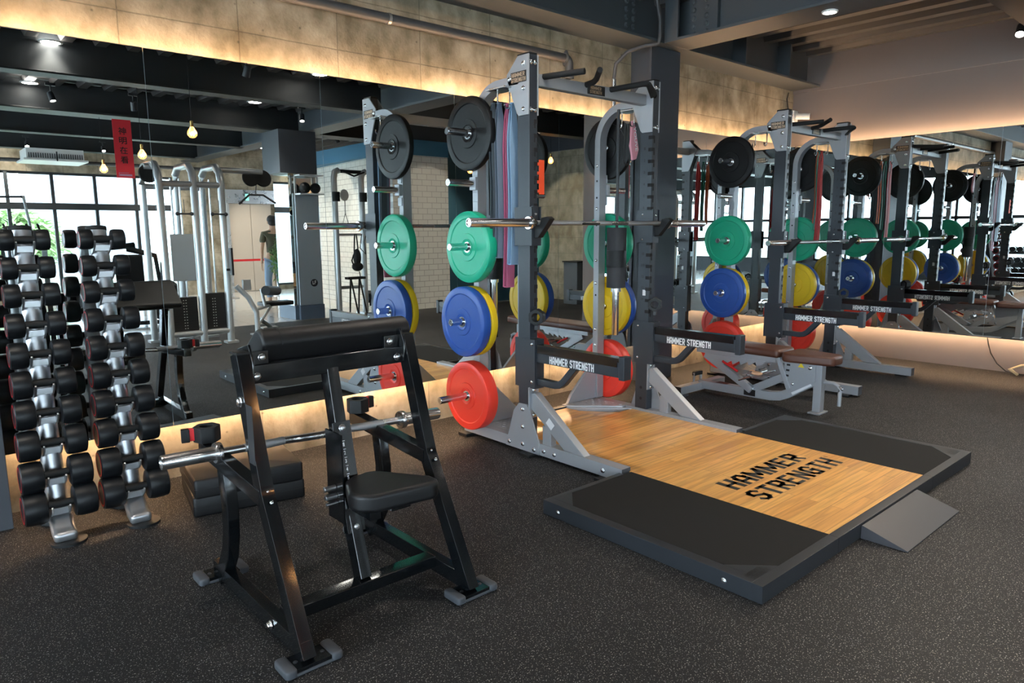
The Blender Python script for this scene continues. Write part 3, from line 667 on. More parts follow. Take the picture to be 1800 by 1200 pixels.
def barbell(x0, y, z, label):
    o = empty('barbell', (x0, y, z), 0, label, 'barbell', 'long barbells racked on the hooks')
    b = MB().cyl((-.655, 0, 0), (.655, 0, 0), .0142, 20).build('shaft', 'chrome_dark', o)
    k = MB()
    for a, c in ((-.60, -.22), (-.06, .06), (.22, .60)): k.cyl((a, 0, 0), (c, 0, 0), .0148, 20)
    k.build('knurling', 'knurled_steel', b)
    for s in (-1, 1):
        sl = MB().lathe([(0, .655), (.025, .655), (.025, 1.092), (.0235, 1.097), (.020, 1.097), (.018, 1.092), (0, 1.092)], (0, 0, 0), (s, 0, 0), 32).build('sleeve', 'chrome', o)
        MB().lathe([(.0255, .640), (.036, .640), (.038, .645), (.038, .660), (.036, .665), (.0255, .665), (.0255, .640)], (0, 0, 0), (s, 0, 0), 32).lathe([(.015, .628), (.027, .628), (.027, .640)], (0, 0, 0), (s, 0, 0), 28).build('flange', 'chrome', sl)
        MB().lathe([(.0152, .622), (.0262, .622), (.0262, .628), (.0152, .628)], (0, 0, 0), (s, 0, 0), 28).build('bushing_ring', 'brass', sl)
    return o
rack = make_rack(); tag(rack, 'grey and charcoal half rack standing over the wooden lifting platform', 'weight rack', 'half racks along the mirror wall')
rack2 = copy_tree(rack); RX = 2.973; rack2.location = (RX, 0, 0)
for c in rack2.children:
    if c.name.startswith(('j_hook', 'hook_carriage')): c.location.z -= .16
tag(rack2, 'grey and charcoal half rack in the corner by the right-hand mirror', 'weight rack', 'half racks along the mirror wall')
for xo, which in ((0, 'nearer rack'), (RX, 'farther rack')):
    for s, side in ((-1, 'left'), (1, 'right')):
        Y = -.438
        if xo == 0 and s < 0: pos = '%s side of the nearer rack, clear of its upright'
        for nm, m, xf, t, z, c in (('black', 'plate_black', .672, .045, 1.961, 'topmost black rubber plate'), ('green', 'plate_green', .690, .065, 1.265, 'green rubber plate'),
                                   ('yellow', 'plate_yellow', .678, .055, .794, 'yellow rubber plate behind a blue one'), ('blue', 'plate_blue', .742, .0625, .794, 'blue rubber plate over a yellow one'),
                                   ('red', 'plate_red', .716, .088, .307, 'lowest red rubber plate')):
            plate('weight_plate', m, xo + s*xf, t, Y, z, s, '%s on the %s pegs of the %s' % (c, side, which))
barbell(0, -.978, 1.407, 'long chrome barbell on the hooks of the nearer rack')
barbell(3.14, -.978, 1.247, 'long chrome barbell on the hooks of the farther rack')
def hex_collar(loc, R3, label, red=False):
    o = empty('barbell_collar', loc, 0, label, 'barbell collar', 'black clamp collars'); o.rotation_euler = R3
    p = []
    for i in range(6): a = PI/3*i+.2; p.append((.047*math.cos(a), .047*math.sin(a)))
    b = MB(); n = 24
    outer = [(.050*max(.88, abs(math.cos((i/n*2*PI*3) % PI))**.2)*math.cos(2*PI*i/n), .050*max(.88, abs(math.cos((i/n*2*PI*3) % PI))**.2)*math.sin(2*PI*i/n)) for i in range(n)]
    inner = [(.026*math.cos(2*PI*i/n), .026*math.sin(2*PI*i/n)) for i in range(n)]
    for z0, z1 in ((-.03, .03),):
        vs = [(q[0], q[1], z) for z in (z0, z1) for q in outer] + [(q[0], q[1], z) for z in (z0, z1) for q in inner]
        b._add(vs, [(i, (i+1) % n, n+(i+1) % n, n+i) for i in range(n)] + [(2*n+i, 3*n+i, 3*n+(i+1) % n, 2*n+(i+1) % n) for i in range(n)] +
               [(i, 2*n+i, 2*n+(i+1) % n, (i+1) % n) for i in range(n)] + [(n+i, n+(i+1) % n, 3*n+(i+1) % n, 3*n+i) for i in range(n)])
    b.build('ring', 'rubber_black', o, bev=.002)
    MB().box(.044, .075, -.010, .010, -.022, .026).build('lever', 'red_paint' if red else 'dark_plate', o, bev=.002)
    if red: MB().box(.062, .092, -.014, .014, -.026, .026).build('lever_tip', 'rubber_black', o, bev=.003)
    return o
hex_collar((-.572, -.957, .852), (0, PI/2, .5), 'black clamp collar stuck on the near upright of the nearer rack')
hex_collar((.572, -.957, .845), (0, PI/2, .5), 'black clamp collar stuck on the far upright of the nearer rack')
hex_collar((RX+.572, -.975, .74), (0, PI/2, .5), 'black clamp collar on the far upright of the farther rack')
# bands hanging between the uprights
def band(x, y, z0, z1, w, m, name, label, tw=.02, grp='stretch bands on the rack hooks', ys=.012):
    """long loop band over a hook, front and back strand"""
    b = MB(); n = 14
    for k, off in enumerate((-ys, ys)):
        pts = []
        for i in range(n+1):
            t = i/n; pts.append((x + tw*math.sin(t*3+k)*t*.4, y + off*(1 if t > .04 else .3) + .004*math.sin(t*7), z0 + (z1-z0)*t))
        ww = [w*(.35 + .65*min(1, i/n*5)) for i in range(n+1)]
        rr = []
        for p, q in zip(pts, ww): rr.append((p, q))
        vs = []; fs = []
        for (p, q) in rr:
            for sx, sy in ((-1, -1), (1, -1), (1, 1), (-1, 1)): vs.append((p[0] + sx*q/2, p[1] + sy*.002, p[2]))
        for i in range(n):
            for j in range(4): fs.append((i*4+j, i*4+(j+1) % 4, (i+1)*4+(j+1) % 4, (i+1)*4+j))
        fs.append((0, 1, 2, 3)); b._add(vs, fs, True)
    b.box(x-w/2, x+w/2, y-ys, y+ys, z1-.003, z1+.003); b.box(x-w*.18, x+w*.18, y-ys, y+ys, z0-.004, z0+.003)
    o = b.build(name, m); tag(o, label, 'stretch band', grp); return o
band(-.632, -.64, 2.115, 1.25, .050, 'strap_slate', 'stretch_band', 'dark slate stretch band hanging furthest left on the nearer rack')
band(-.605, -.665, 2.115, 1.20, .066, 'strap_grey', 'stretch_band', 'grey-blue stretch band behind the pink one on the nearer rack')
band(-.572, -.705, 2.11, 1.02, .062, 'strap_pink', 'stretch_band', 'pink stretch band, the longest on the nearer rack')
band(-.568, -.745, 2.11, 1.16, .070, 'strap_blue', 'stretch_band', 'light blue stretch band beside the near upright of the nearer rack')
band(RX+.52, -.70, 2.11, 1.25, .05, 'strap_red', 'stretch_band', 'red stretch band on the far side of the farther rack')
band(RX+.56, -.66, 2.11, 1.35, .03, 'strap_green', 'stretch_band', 'green stretch band on the far side of the farther rack')
band(RX+.60, -.63, 2.11, 1.42, .03, 'strap_orange', 'stretch_band', 'thin orange stretch band on the far side of the farther rack')
# pink bag + loops on the far hooks of the nearer rack
b = MB().prism([(.575, 2.12), (.60, 2.12), (.655, 1.93), (.63, 1.86), (.585, 1.85), (.56, 1.95)], 'Y', -.72, -.70)
o = b.build('mesh_bag', 'bag_pink', bev=.006); tag(o, 'small pink drawstring bag hanging on the far hook of the nearer rack', 'bag')
text('YOUVE', 'lettering', (.585, -.7215, 2.08), (.17, 0, -1), (1, 0, .17), .17, .028, 'white_ink', o, bold=.02)
o = MB().tube([(.52, -.70, 2.10), (.515, -.70, 1.86)] + arc((.545, 1.85), .03, 180, 360, 6, 'XZ', -.70) + [(.575, -.70, 1.9), (.55, -.70, 2.10)], .008, 8).build('strap_loop', 'strap_black')
tag(o, 'black loop strap hanging beside the pink bag', 'strap')
# hanging bar with foam sleeve
o = empty('hanging_bar', (.474, -.679, 0), 0, 'vertical bar with thick grey foam sleeve hanging inside the nearer rack', 'bar')
MB().cyl((0, 0, 1.38), (0, 0, 2.19), .011).build('rod', 'dark_plate', o)
MB().cyl((0, 0, .955), (0, 0, 1.17), .068, 28).cyl((0, 0, 1.17), (0, 0, 1.38), .070, 28).build('foam_sleeve', 'pad_grey', o)
MB().cyl((0, 0, 1.10), (0, 0, 1.22), .0715, 28).build('sleeve_strap', 'rubber_black', o)
MB().lathe([(0, .61), (.023, .61), (.025, .613), (.025, .925), (.036, .925), (.036, .95), (.02, .955)], (0, 0, 0), (0, 0, 1), 28).build('chrome_sleeve', 'chrome', o)
# orange plastic tag on the near upright's inner side
b = MB(); b.box(-.505, -.462, -.905, -.900, 1.575, 1.775)
for i in range(4): b.box(-.538, -.505, -.905, -.900, 1.585+.052*i, 1.603+.052*i)
o = b.build('measuring_comb', 'orange_plastic', bev=.002); tag(o, 'orange comb-shaped plastic strip hanging inside the nearer rack', 'plastic strip')
# ================================================================== PLATFORM
P = empty('lifting_platform', (0, 0, 0), 0, 'lifting platform with oak centre and black rubber wings under the nearer rack', 'lifting platform')
PX, PY0, PY1, PZ = 1.1806, -2.7933, -1.6406, .0692
for s in (-1, 1):
    MB().box(s*.549, s*(PX-.05), PY0+.045, PY1-.03, .004, PZ).build('rubber_wing', 'platform_mat', P)
    fr = MB().box(s*.556, s*PX, PY0, PY0+.045, .001, PZ+.0015).box(s*(PX-.05), s*PX, PY0+.045, PY1, .001, PZ+.0015).box(s*.612, s*(PX-.05), PY1-.03, PY1, .001, PZ+.0015)
    fr.prism([(s*(PX-.05), PY0+.045), (s*(PX-.20), PY0+.045), (s*(PX-.05), PY0+.195)], 'Z', PZ-.006, PZ+.0018)
    fr.prism([(s*(PX-.05), PY1-.03), (s*(PX-.17), PY1-.03), (s*(PX-.05), PY1-.15)], 'Z', PZ-.006, PZ+.0018)
    f = fr.build('wing_frame', 'platform_steel', P, bev=.002)
    bl = MB()
    for yy in (PY0+.16, PY1-.10): bolt(bl, (s*PX, yy, .034), (s, 0, 0), .009, .006)
    merge(f, bl.build('bolts', 'stainless'))
    x0 = s*(PX-.135) if s > 0 else s*(PX-.03)
    logo('HAMMER', 'lettering', (x0, PY0+.075, PZ+.002), (1, 0, 0), (0, 1, 0), .105, .020, 'dark_ink', f)
    logo('STRENGTH', 'lettering', (x0, PY0+.050, PZ+.002), (1, 0, 0), (0, 1, 0), .115, .020, 'dark_ink', f)
MB().box(-.556, .556, PY0, PY0+.045, .001, PZ+.0015).build('front_rail', 'platform_steel', P, bev=.002)
w = MB().box(-.548, .548, PY0+.046, -1.66, .004, PZ+.0005).build('oak_deck', 'oak_boards', P)
MB().box(-.532, .532, -1.6595, -.80, .004, PZ+.0005).box(-.20, .20, -.80, -.46, .004, PZ+.0005).prism([(-.20, -.80), (-.20, -.46), (-.49, -.80)], 'Z', .004, .049).prism([(.20, -.80), (.20, -.46), (.49, -.80)], 'Z', .004, .049).build('oak_deck', 'oak_boards', P)
logo('HAMMER', 'lettering', (-.375, -2.205, PZ+.001), (1, 0, 0), (0, 1, 0), .745, .128, 'black_ink', w)
logo('STRENGTH', 'lettering', (-.40, -2.375, PZ+.001), (1, 0, 0), (0, 1, 0), .845, .128, 'black_ink', w)
text('®', 'trademark', (.462, -2.27, PZ+.001), (1, 0, 0), (0, 1, 0), .022, .022, 'black_ink', w, bold=.0)
o = MB().prism([(-2.7945, .001), (-2.7945, .060), (-2.80, .062), (-2.990, .006), (-2.990, .001)], 'X', -.335, .320).build('access_ramp', 'ramp_paint', bev=.001)
tag(o, 'small dark metal ramp against the front of the lifting platform', 'ramp')
# ================================================================== PREACHER BENCH
B = empty('preacher_bench', (0, 0, 0), 0, 'glossy black preacher curl bench with padded arm rest and small seat in the foreground', 'weight bench')
def yl(z):   # front face of the front legs
    return -2.045 + (z-.03)*(.255/.47) if z < .5 else -1.79 + (z-.5)*(.145/.455)
for s, (xa, xb) in ((-1, (-2.610, -2.566)), (1, (-1.952, -1.908))):
    xc = (xa+xb)/2; w = xb-xa; side = 'left' if s < 0 else 'right'
    pts = [(xc, yl(z)+.030, z) for z in (.024, .25, .42, .47, .50, .53, .58, .75, .955)]
    lg = MB().flat(pts, w, .060).build('front_leg', 'gloss_black', B, bev=.004)
    MB().box(xa-.001, xb+.001, yl(.955)-.002, yl(.955)+.062, .955, .963).build('end_cap', 'rubber_black', lg, bev=.002)
    bl = MB(); bolt(bl, (xa if s < 0 else xb, yl(.80)+.035, .80), (s, 0, 0), .014, .012); bolt(bl, (xc, yl(.52)-.001, .515), (0, -1, .35), .005, .003); bolt(bl, (xc, yl(.46)-.002, .485), (0, -1, .45), .005, .003)
    merge(lg, bl.build('bolts', 'chrome'))
    rp = [(xc, -1.285, .024), (xc, -1.33, .08), (xc, -1.385, .16), (xc, -1.412, .25), (xc, -1.418, .36), (xc, -1.405, .44), (xc, -1.392, .515)]
    MB().flat(rp, w, .062).build('rear_leg', 'gloss_black', B, bev=.004)
    ar = MB().flat([(xc, -1.175, .533), (xc, yl(.49)+.03, .490)], w+.004, .056).build('bar_rest', 'gloss_black', B, bev=.003)
    bt = MB().flat([(xc, -1.24, .056), (xc, -2.02, .056)], w-.002, .060).build('base_tube', 'gloss_black', B, bev=.003)
    b2 = MB(); bolt(b2, (xa if s < 0 else xb, -1.80, .055), (s, 0, 0), .012, .014); merge(bt, b2.build('bolt', 'chrome'))
    for yy, nm in ((-2.01, 'front'), (-1.225, 'rear')):
        x0, x1 = (xa-.052, xb+.075) if s < 0 else (xa-.052, xb+.072)
        fp = MB().box(x0, x1, yy-.042, yy+.042, .012, .024).build('foot_plate', 'gloss_black', B, bev=.002)
        MB().cushion(x0-.012, x0+.028, yy-.050, yy+.050, .001, .030, .008).cushion(x1-.028, x1+.012, yy-.050, yy+.050, .001, .030, .008).cushion(x0, x1, yy-.046, yy+.046, .001, .012, .004).build('rubber_shoe', 'rubber_foot', fp)
        b3 = MB(); bolt(b3, (x0+.04, yy, .024), (0, 0, 1), .006, .003); bolt(b3, (x1-.04, yy, .024), (0, 0, 1), .006, .003); merge(fp, b3.build('bolts', 'dark_plate'))
MB().box(-2.6115, -2.6105, -1.755, -1.705, .60, .80).build('warning_label', 'dark_plate', B)
MB().box(-2.567, -1.951, -1.628, -1.585, .846, .912).build('upper_crossbar', 'gloss_black', B, bev=.004)
MB().box(-2.566, -1.952, -1.832, -1.768, .052, .098).build('base_crossbar', 'gloss_black', B, bev=.004)
for xa, s in ((-2.566, 1), (-1.952, -1)):
    pl = MB().prism([(-1.66, .93), (-1.63, .985), (-1.53, .96), (-1.52, .87), (-1.60, .84), (-1.655, .86)], 'X', xa + s*.002, xa + s*.010).build('side_bracket', 'gloss_black', B, bev=.001)
    MB().box(xa+s*.011, xa+s*.075, -1.622, -1.60, .905, .958).build('pad_bracket', 'gloss_black', B, bev=.002)
    b = MB(); bolt(b, (xa+s*.05, -1.622, .935), (0, -1, 0), .011, .008); bolt(b, (xa+s*.025, -1.630, .872), (0, -1, 0), .012, .010); merge(pl, b.build('bolts', 'chrome'))
# arm pad with rolled top
pr = [(-1.585, .905)] + [(-1.555+.054*math.cos(a)*1.0, .969+.054*math.sin(a)) for a in [PI*(1.0 - k/9*.72) for k in range(10)]] + [(-1.345, .885), (-1.325, .865), (-1.330, .842), (-1.352, .832), (-1.38, .838), (-1.52, .895)]
ap = MB().prism(pr, 'X', -2.502, -1.893).build('arm_pad', 'vinyl_black', B, bev=.014)
ap.modifiers['bevel'].segments = 3
MB().flat([(-2.432, p[0], p[1]) for p in pr[1:11]], .004, .003).build('seam', 'rubber_black', ap)
MB().prism([(-1.535, .890), (-1.40, .838), (-1.40, .826), (-1.545, .878)], 'X', -2.47, -1.92).build('pad_board', 'gloss_black', B)
# centre post, adjuster and seat
def yp(z): return -1.80 + (z-.06)*(.18/.84)
MB().flat([(-2.253, -1.790, .096), (-2.253, yp(.35)+.03, .35), (-2.253, yp(.90)+.03, .90)], .046, .060).build('centre_post', 'gloss_black', B, bev=.003)
ac = MB().flat([(-2.253, yp(z)+.012, z) for z in (.262, .665)], .072, .030).box(-2.296, -2.289, yp(.45)-.03, yp(.45)+.09, .30, .64).build('seat_carriage', 'gloss_black', B, bev=.004)
dy = .18/.84; up_ = V((0, dy, 1)).normalized(); fn = V((0, -1, dy)).normalized()
for k in range(6):
    z = .578 - k*.030; p = V((-2.260, yp(z)-.0045, z))
    text(str(k+1), 'number', p, (1, 0, 0), up_, .007, .015, 'white_ink', ac, bold=.03)
    q = V((-2.260, yp(z+.020)-.0045, z+.020)); MB().beam(q, q+V((.010, 0, 0)), .0006, .002, (0, 1, 0)).build('scale_mark', 'white_ink', ac)
b = MB()
for z in (.645, .285): bolt(b, (-2.253, yp(z)-.004, z), fn, .011, .006)
merge(ac, b.build('bolts', 'stainless'))
for z, q in ((.43, .010), (.40, .010), (.375, .006)): MB().cyl((-2.296, yp(z)+.03, z), (-2.343, yp(z)+.03, z), q, 12).build('adjuster_bolt', 'stainless', ac)
sp = [(-2.285, -1.700), (-2.240, -1.672), (-2.170, -1.664), (-2.135, -1.690), (-2.022, -1.865), (-2.020, -1.915), (-2.050, -1.938), (-2.285, -1.912), (-2.328, -1.872), (-2.338, -1.820)]
MB().prism([(p[0], p[1]-.045) for p in sp], 'Z', .402, .470).build('seat_pad', 'vinyl_black', B, bev=.017).modifiers['bevel'].segments = 4
MB().box(-2.275, -2.231, -1.90, -1.745, .355, .400).box(-2.18, -2.10, -1.89, -1.80, .362, .402).build('seat_support', 'gloss_black', B, bev=.002)
# EZ curl bar
E_ = empty('curl_bar', (-2.216, -1.400, .5515), 0, 'short chrome curl bar resting on the arms of the black preacher bench', 'barbell')
E_.rotation_euler = (0, .026, 0)
pts = [(-.395, 0, 0), (-.30, 0, 0), (-.20, .002, -.001), (-.14, .016, -.003), (-.08, .004, -.002), (0, -.012, 0), (.08, .004, -.002), (.14, .016, -.003), (.20, .002, -.001), (.30, 0, 0), (.395, 0, 0)]
MB().tube(pts, .0150, 16).build('bent_shaft', 'polished_steel', E_)
for q in (pts[1:4], pts[-4:-1]): MB().tube(q, .0162, 16).build('knurled_grip', 'knurled_steel', E_)
for s in (-1, 1):
    sl = MB().lathe([(0, .39), (.0265, .39), (.0265, .586), (.0245, .592), (.021, .592), (.019, .588), (0, .588)], (0, 0, 0), (s, 0, 0), 32).build('sleeve', 'polished_steel', E_)
    MB().lathe([(.0265, .385), (.037, .385), (.039, .390), (.039, .404), (.037, .409), (.0265, .409), (.0265, .385)], (0, 0, 0), (s, 0, 0), 32).build('flange', 'chrome', sl)
hex_collar((-2.588, -1.215, .592), (0, 0, 2.9), 'black clamp collar with red lever on the left arm of the preacher bench', True)
hex_collar((-1.930, -1.215, .592), (0, 0, .3), 'black clamp collar with red lever on the right arm of the preacher bench', True)
# ================================================================== DUMBBELL STAND
D = empty('dumbbell_stand', (0, 0, 0), 0, 'silver twin-post dumbbell stand in front of the mirror by the left column', 'dumbbell rack')
PXs = (-2.982, -2.677)
zt_ = [1.335, 1.212, 1.092, .962, .833, .705, .575, .440, .302, .168]
def yd(z): return -.185 - (1.335-z)/1.167*.205
for k, px in enumerate(PXs):
    n = 26
    prof = [(.043*math.cos(2*PI*i/n), .036*math.sin(2*PI*i/n)) for i in range(n)]
    p = MB().sweep([(px, yd(z)+.085, z) for z in (.10, .5, 1.0, 1.375)], prof, (1, 0, 0), smooth=True).build('post', 'satin_silver', D)
    MB().sweep([(px, yd(1.375)+.085, 1.375), (px, yd(1.4)+.085, 1.392)], [(q[0]*1.05, q[1]*1.05) for q in prof], (1, 0, 0), smooth=True).build('post_cap', 'rubber_black', p)
    ft = MB().flat([(px, yd(.1)+.14, .10), (px, yd(.1)+.04, .085), (px, -.40, .045), (px, -.470, .030)], .094, .050).build('foot', 'satin_silver', D, bev=.020)
    ft.modifiers['bevel'].segments = 4
    MB().lathe([(0, .001), (.072, .001), (.072, .012), (.06, .014), (0, .014)], (px+.012, -.445, 0), (0, 0, 1), 28).build('rubber_disc', 'rubber_black', ft)
    MB().lathe([(0, .001), (.06, .001), (.06, .012), (.05, .05), (0, .05)], (px, -.13, 0), (0, 0, 1), 28).build('rear_disc', 'rubber_black', ft)
    MB().box(px-.03, px+.03, -.2, -.10, .05, .10).build('rear_foot', 'stainless', D, bev=.01)
    for z in zt_:
        c = MB(); y = yd(z)
        for sx in (-1, 1):
            c.prism([(y+.060, z-.075), (y+.060, z-.012), (y+.030, z-.010), (y+.018, z-.024), (y-.010, z-.0195), (y-.026, z-.004), (y-.032, z-.010), (y-.020, z-.034), (y+.02, z-.060)], 'X', px+sx*.034-.004, px+sx*.034+.004)
        c.box(px-.038, px+.038, y+.012, y+.020, z-.055, z-.026)
        c.build('cradle', 'satin_silver', D, bev=.0015)
MB().cyl((PXs[0]+.04, -.25, .115), (PXs[1]-.04, -.25, .115), .022, 16).build('cross_tube', 'stainless', D)
ords = ['topmost', 'second', 'third', 'fourth', 'fifth', 'sixth', 'seventh', 'eighth', 'ninth', 'lowest']
for k, px in enumerate(PXs):
    for i, z in enumerate(zt_):
        t = i/9; r = .047 + .027*t; Lh = .056 + .036*t; sep = .053 + .020*t
        o = empty('dumbbell', (px, yd(z), z), 0, 'black rubber dumbbell, %s%s on the %s post of the dumbbell stand' % (ords[i], '' if i in (0, 9) else ' from the top', 'left' if k == 0 else 'right'), 'dumbbell', 'round black dumbbells on the stand')
        MB().lathe([(0, -sep), (.0165, -sep), (.0165, -sep*.7), (.0185, 0), (.0165, sep*.7), (.0165, sep), (0, sep)], (0, 0, 0), (1, 0, 0), 16).build('handle', 'rubber_black', o)
        for s in (-1, 1):
            h = MB().lathe([(0, sep-Lh*.25), (r*.78, sep-Lh*.25), (r*.93, sep-Lh*.20), (r, sep), (r*1.0, sep+Lh*.45), (r*.95, sep+Lh*.70), (r*.84, sep+Lh*.75), (r*.80, sep+Lh*.74), (0, sep+Lh*.74)], (0, 0, 0), (s, 0, 0), 32).build('head', 'dumbbell_rubber', o)
            MB().lathe([(r*.70, sep+Lh*.742), (r*.79, sep+Lh*.742), (r*.80, sep+Lh*.752), (r*.69, sep+Lh*.752)], (0, 0, 0), (s, 0, 0), 28).build('red_ring', 'red_paint', h)
# ================================================================== FOAM BLOCKS
def block(cx, cy, z0, rz, label, sx=.535, sy=.50, h=.098):
    o = MB().cushion(-sx/2, sx/2, -sy/2, sy/2, 0, h, .010).box(-sx/2-.0008, sx/2+.0008, -sy/2-.0008, sy/2+.0008, h*.5, h*.5+.002).build('padded_block', 'vinyl_black'); o.location = (cx, cy, z0); o.rotation_euler = (0, 0, rz)
    return tag(o, label, 'plyo block', 'black padded blocks')
block(-2.160, -.355, .001, -.185, 'lower black padded block of the stack behind the preacher bench')
block(-2.175, -.385, .100, -.145, 'upper black padded block of the stack behind the preacher bench', .52, .48, .095)
# ================================================================== ADJUSTABLE BENCH
A = empty('adjustable_bench', (1.66, 0, 0), 0, 'silver adjustable bench with brown pads between the two racks', 'weight bench', 'brown padded benches')
MB().box(-.33, .33, -.665, -.595, .018, .082).build('rear_foot', 'silver_paint', A, bev=.004)
for s in (-1, 1):
    MB().box(s*.329, s*.335, -.667, -.593, .016, .084).build('end_cap', 'rubber_black', A)
    MB().box(s*.24, s*.32, -.68, -.58, .001, .018).build('rubber_foot', 'rubber_foot', A)
MB().flat([(0, -.63, .065), (0, -1.28, .070), (0, -1.36, .082), (0, -1.42, .110), (0, -1.655, .262)], .060, .070).build('main_beam', 'silver_paint', A, bev=.005)
MB().box(-.034, .034, -.90, -.80, .104, .1045).build('badge', 'dark_ink', A)
MB().beam((-.0306, -1.455, .131), (-.0306, -1.60, .226), .001, .048).build('instruction_label', 'sticker_white', A)
MB().box(-.0312, -.0304, -1.16, -1.06, .045, .095).build('nameplate', 'dark_ink', A)
MB().box(-.033, .033, -1.685, -1.625, .012, .375).build('front_leg', 'silver_paint', A, bev=.004)
MB().box(-.075, .075, -1.70, -1.61, .001, .013).build('foot_plate', 'silver_paint', A, bev=.002)
MB().tube([(.0, -1.69, .24), (.0, -1.76, .245), (.0, -1.80, .225), (.0, -1.81, .19), (.0, -1.81, .08)], .014, 12).build('transport_handle', 'silver_paint', A)
MB().prism([(-1.64, .376), (-1.64, .240), (-1.44, .118), (-1.405, .21), (-1.395, .378)], 'X', -.045, -.036).build('seat_plate', 'silver_paint', A, bev=.001)
MB().prism([(-1.64, .376), (-1.64, .240), (-1.44, .118), (-1.405, .21), (-1.395, .378)], 'X', .036, .045).build('seat_plate', 'silver_paint', A, bev=.001)
s_ = MB()
for k in range(4): s_.box(-.0462, -.0452, -1.445+k*.004, -1.418+k*.004, .335-k*.042, .350-k*.042)
s_.build('adjuster_slots', 'slot_black', A)
MB().prism([(-1.555, .335), (-1.505, .335), (-1.53, .37)], 'X', -.0465, -.0453).build('warning_triangle', 'sticker_yellow', A)
b = MB(); bolt(b, (-.045, -1.60, .34), (-1, 0, 0)); bolt(b, (-.045, -1.47, .20), (-1, 0, 0), .008); bolt(b, (-.03, -1.13, .10), (-1, 0, 0)); b.build('bolts', 'chrome', A)
sp = MB().prism([(-.15, -1.50), (-.155, -1.44), (-.12, -1.41), (.12, -1.41), (.155, -1.44), (.15, -1.50), (.10, -1.76), (.07, -1.79), (-.07, -1.79), (-.10, -1.76)], 'Z', .378, .448).build('seat_pad', 'vinyl_brown', A, bev=.02); sp.modifiers['bevel'].segments = 4
bp_ = MB().cushion(-.135, .135, -1.39, -.50, .395, .458, .022).build('back_pad', 'vinyl_brown', A)
for s in (-1, 1): MB().box(s*.055, s*.040, -1.33, -.62, .345, .394).build('back_frame', 'silver_paint', A, bev=.002)
lad = MB().prism([(-.70, .344), (-1.25, .344), (-1.22, .31), (-1.17, .30), (-1.16, .325), (-1.10, .29), (-1.09, .32), (-1.03, .285), (-1.02, .315), (-.96, .28), (-.95, .31), (-.88, .27), (-.70, .30)], 'X', -.052, -.044).build('notched_ladder', 'silver_paint', A, bev=.001)
MB().flat([(-.03, -.70, .335), (-.03, -1.13, .095)], .045, .060).build('lift_arm', 'silver_paint', A, bev=.004)
MB().flat([(0, -1.13, .10), (0, -1.38, .235)], .050, .060).build('link_arm', 'silver_paint', A, bev=.004)
MB().flat([(-.04, -1.345, .385), (-.04, -1.44, .16)], .030, .034).build('seat_link', 'silver_paint', A, bev=.003)
MB().cyl((-.05, -1.02, .16), (-.05, -1.33, .285), .008).build('gas_strut', 'chrome', A)
MB().tube([(-.05, -.60, .085), (-.05, -.60, .150), (.05, -.60, .150), (.05, -.60, .085)], .012, 10).build('rear_handle', 'silver_paint', A)
MB().box(-.056, .056, -.616, -.584, .135, .165).build('rubber_stop', 'rubber_black', A, bev=.003)
MB().cyl((-.12, -1.16, .235), (.10, -1.16, .235), .028, 16).box(-.13, -.06, -1.28, -1.10, .225, .232).build('storage_tray', 'stainless', A)
MB().tube([(-.07, -.88, .30), (-.07, -.98, .255), (-.07, -1.02, .235)], .010, 8).build('red_grip', 'red_paint', A)
o = MB(); o.ball((0, 0, 0), .03, 1.2, 1.6, .5).ball((.01, .04, .005), .022, 1, 1.2, .6)
o = o.build('hand_wrap', mat('wrap_beige', (.75, .42, .25), .8)); o.location = (1.565, -1.20, .250); tag(o, 'crumpled beige wrap lying on the tray of the brown padded bench', 'hand wrap')
# cord and hose at the right wall
b = MB().tube([(4.44, -1.985, .326), (4.445, -2.00, .25), (4.43, -2.03, .17), (4.42, -2.09, .08), (4.40, -2.17, .02), (4.38, -2.24, .008), (4.36, -2.36, .008), (4.38, -2.6, .008)], .005, 8)
o = b.build('power_cord', 'rubber_black'); tag(o, 'thin black cord hanging from the right wall mirror to the floor', 'cord')
b = MB().tube([(4.30, -2.29, .016), (4.33, -2.22, .055), (4.36, -2.30, .095), (4.38, -2.45, .12), (4.36, -2.6, .09), (4.33, -2.68, .016)], .013, 10)
o = b.build('rope_hose', 'rope_beige'); tag(o, 'beige hose curling up by the right wall at the picture edge', 'hose')
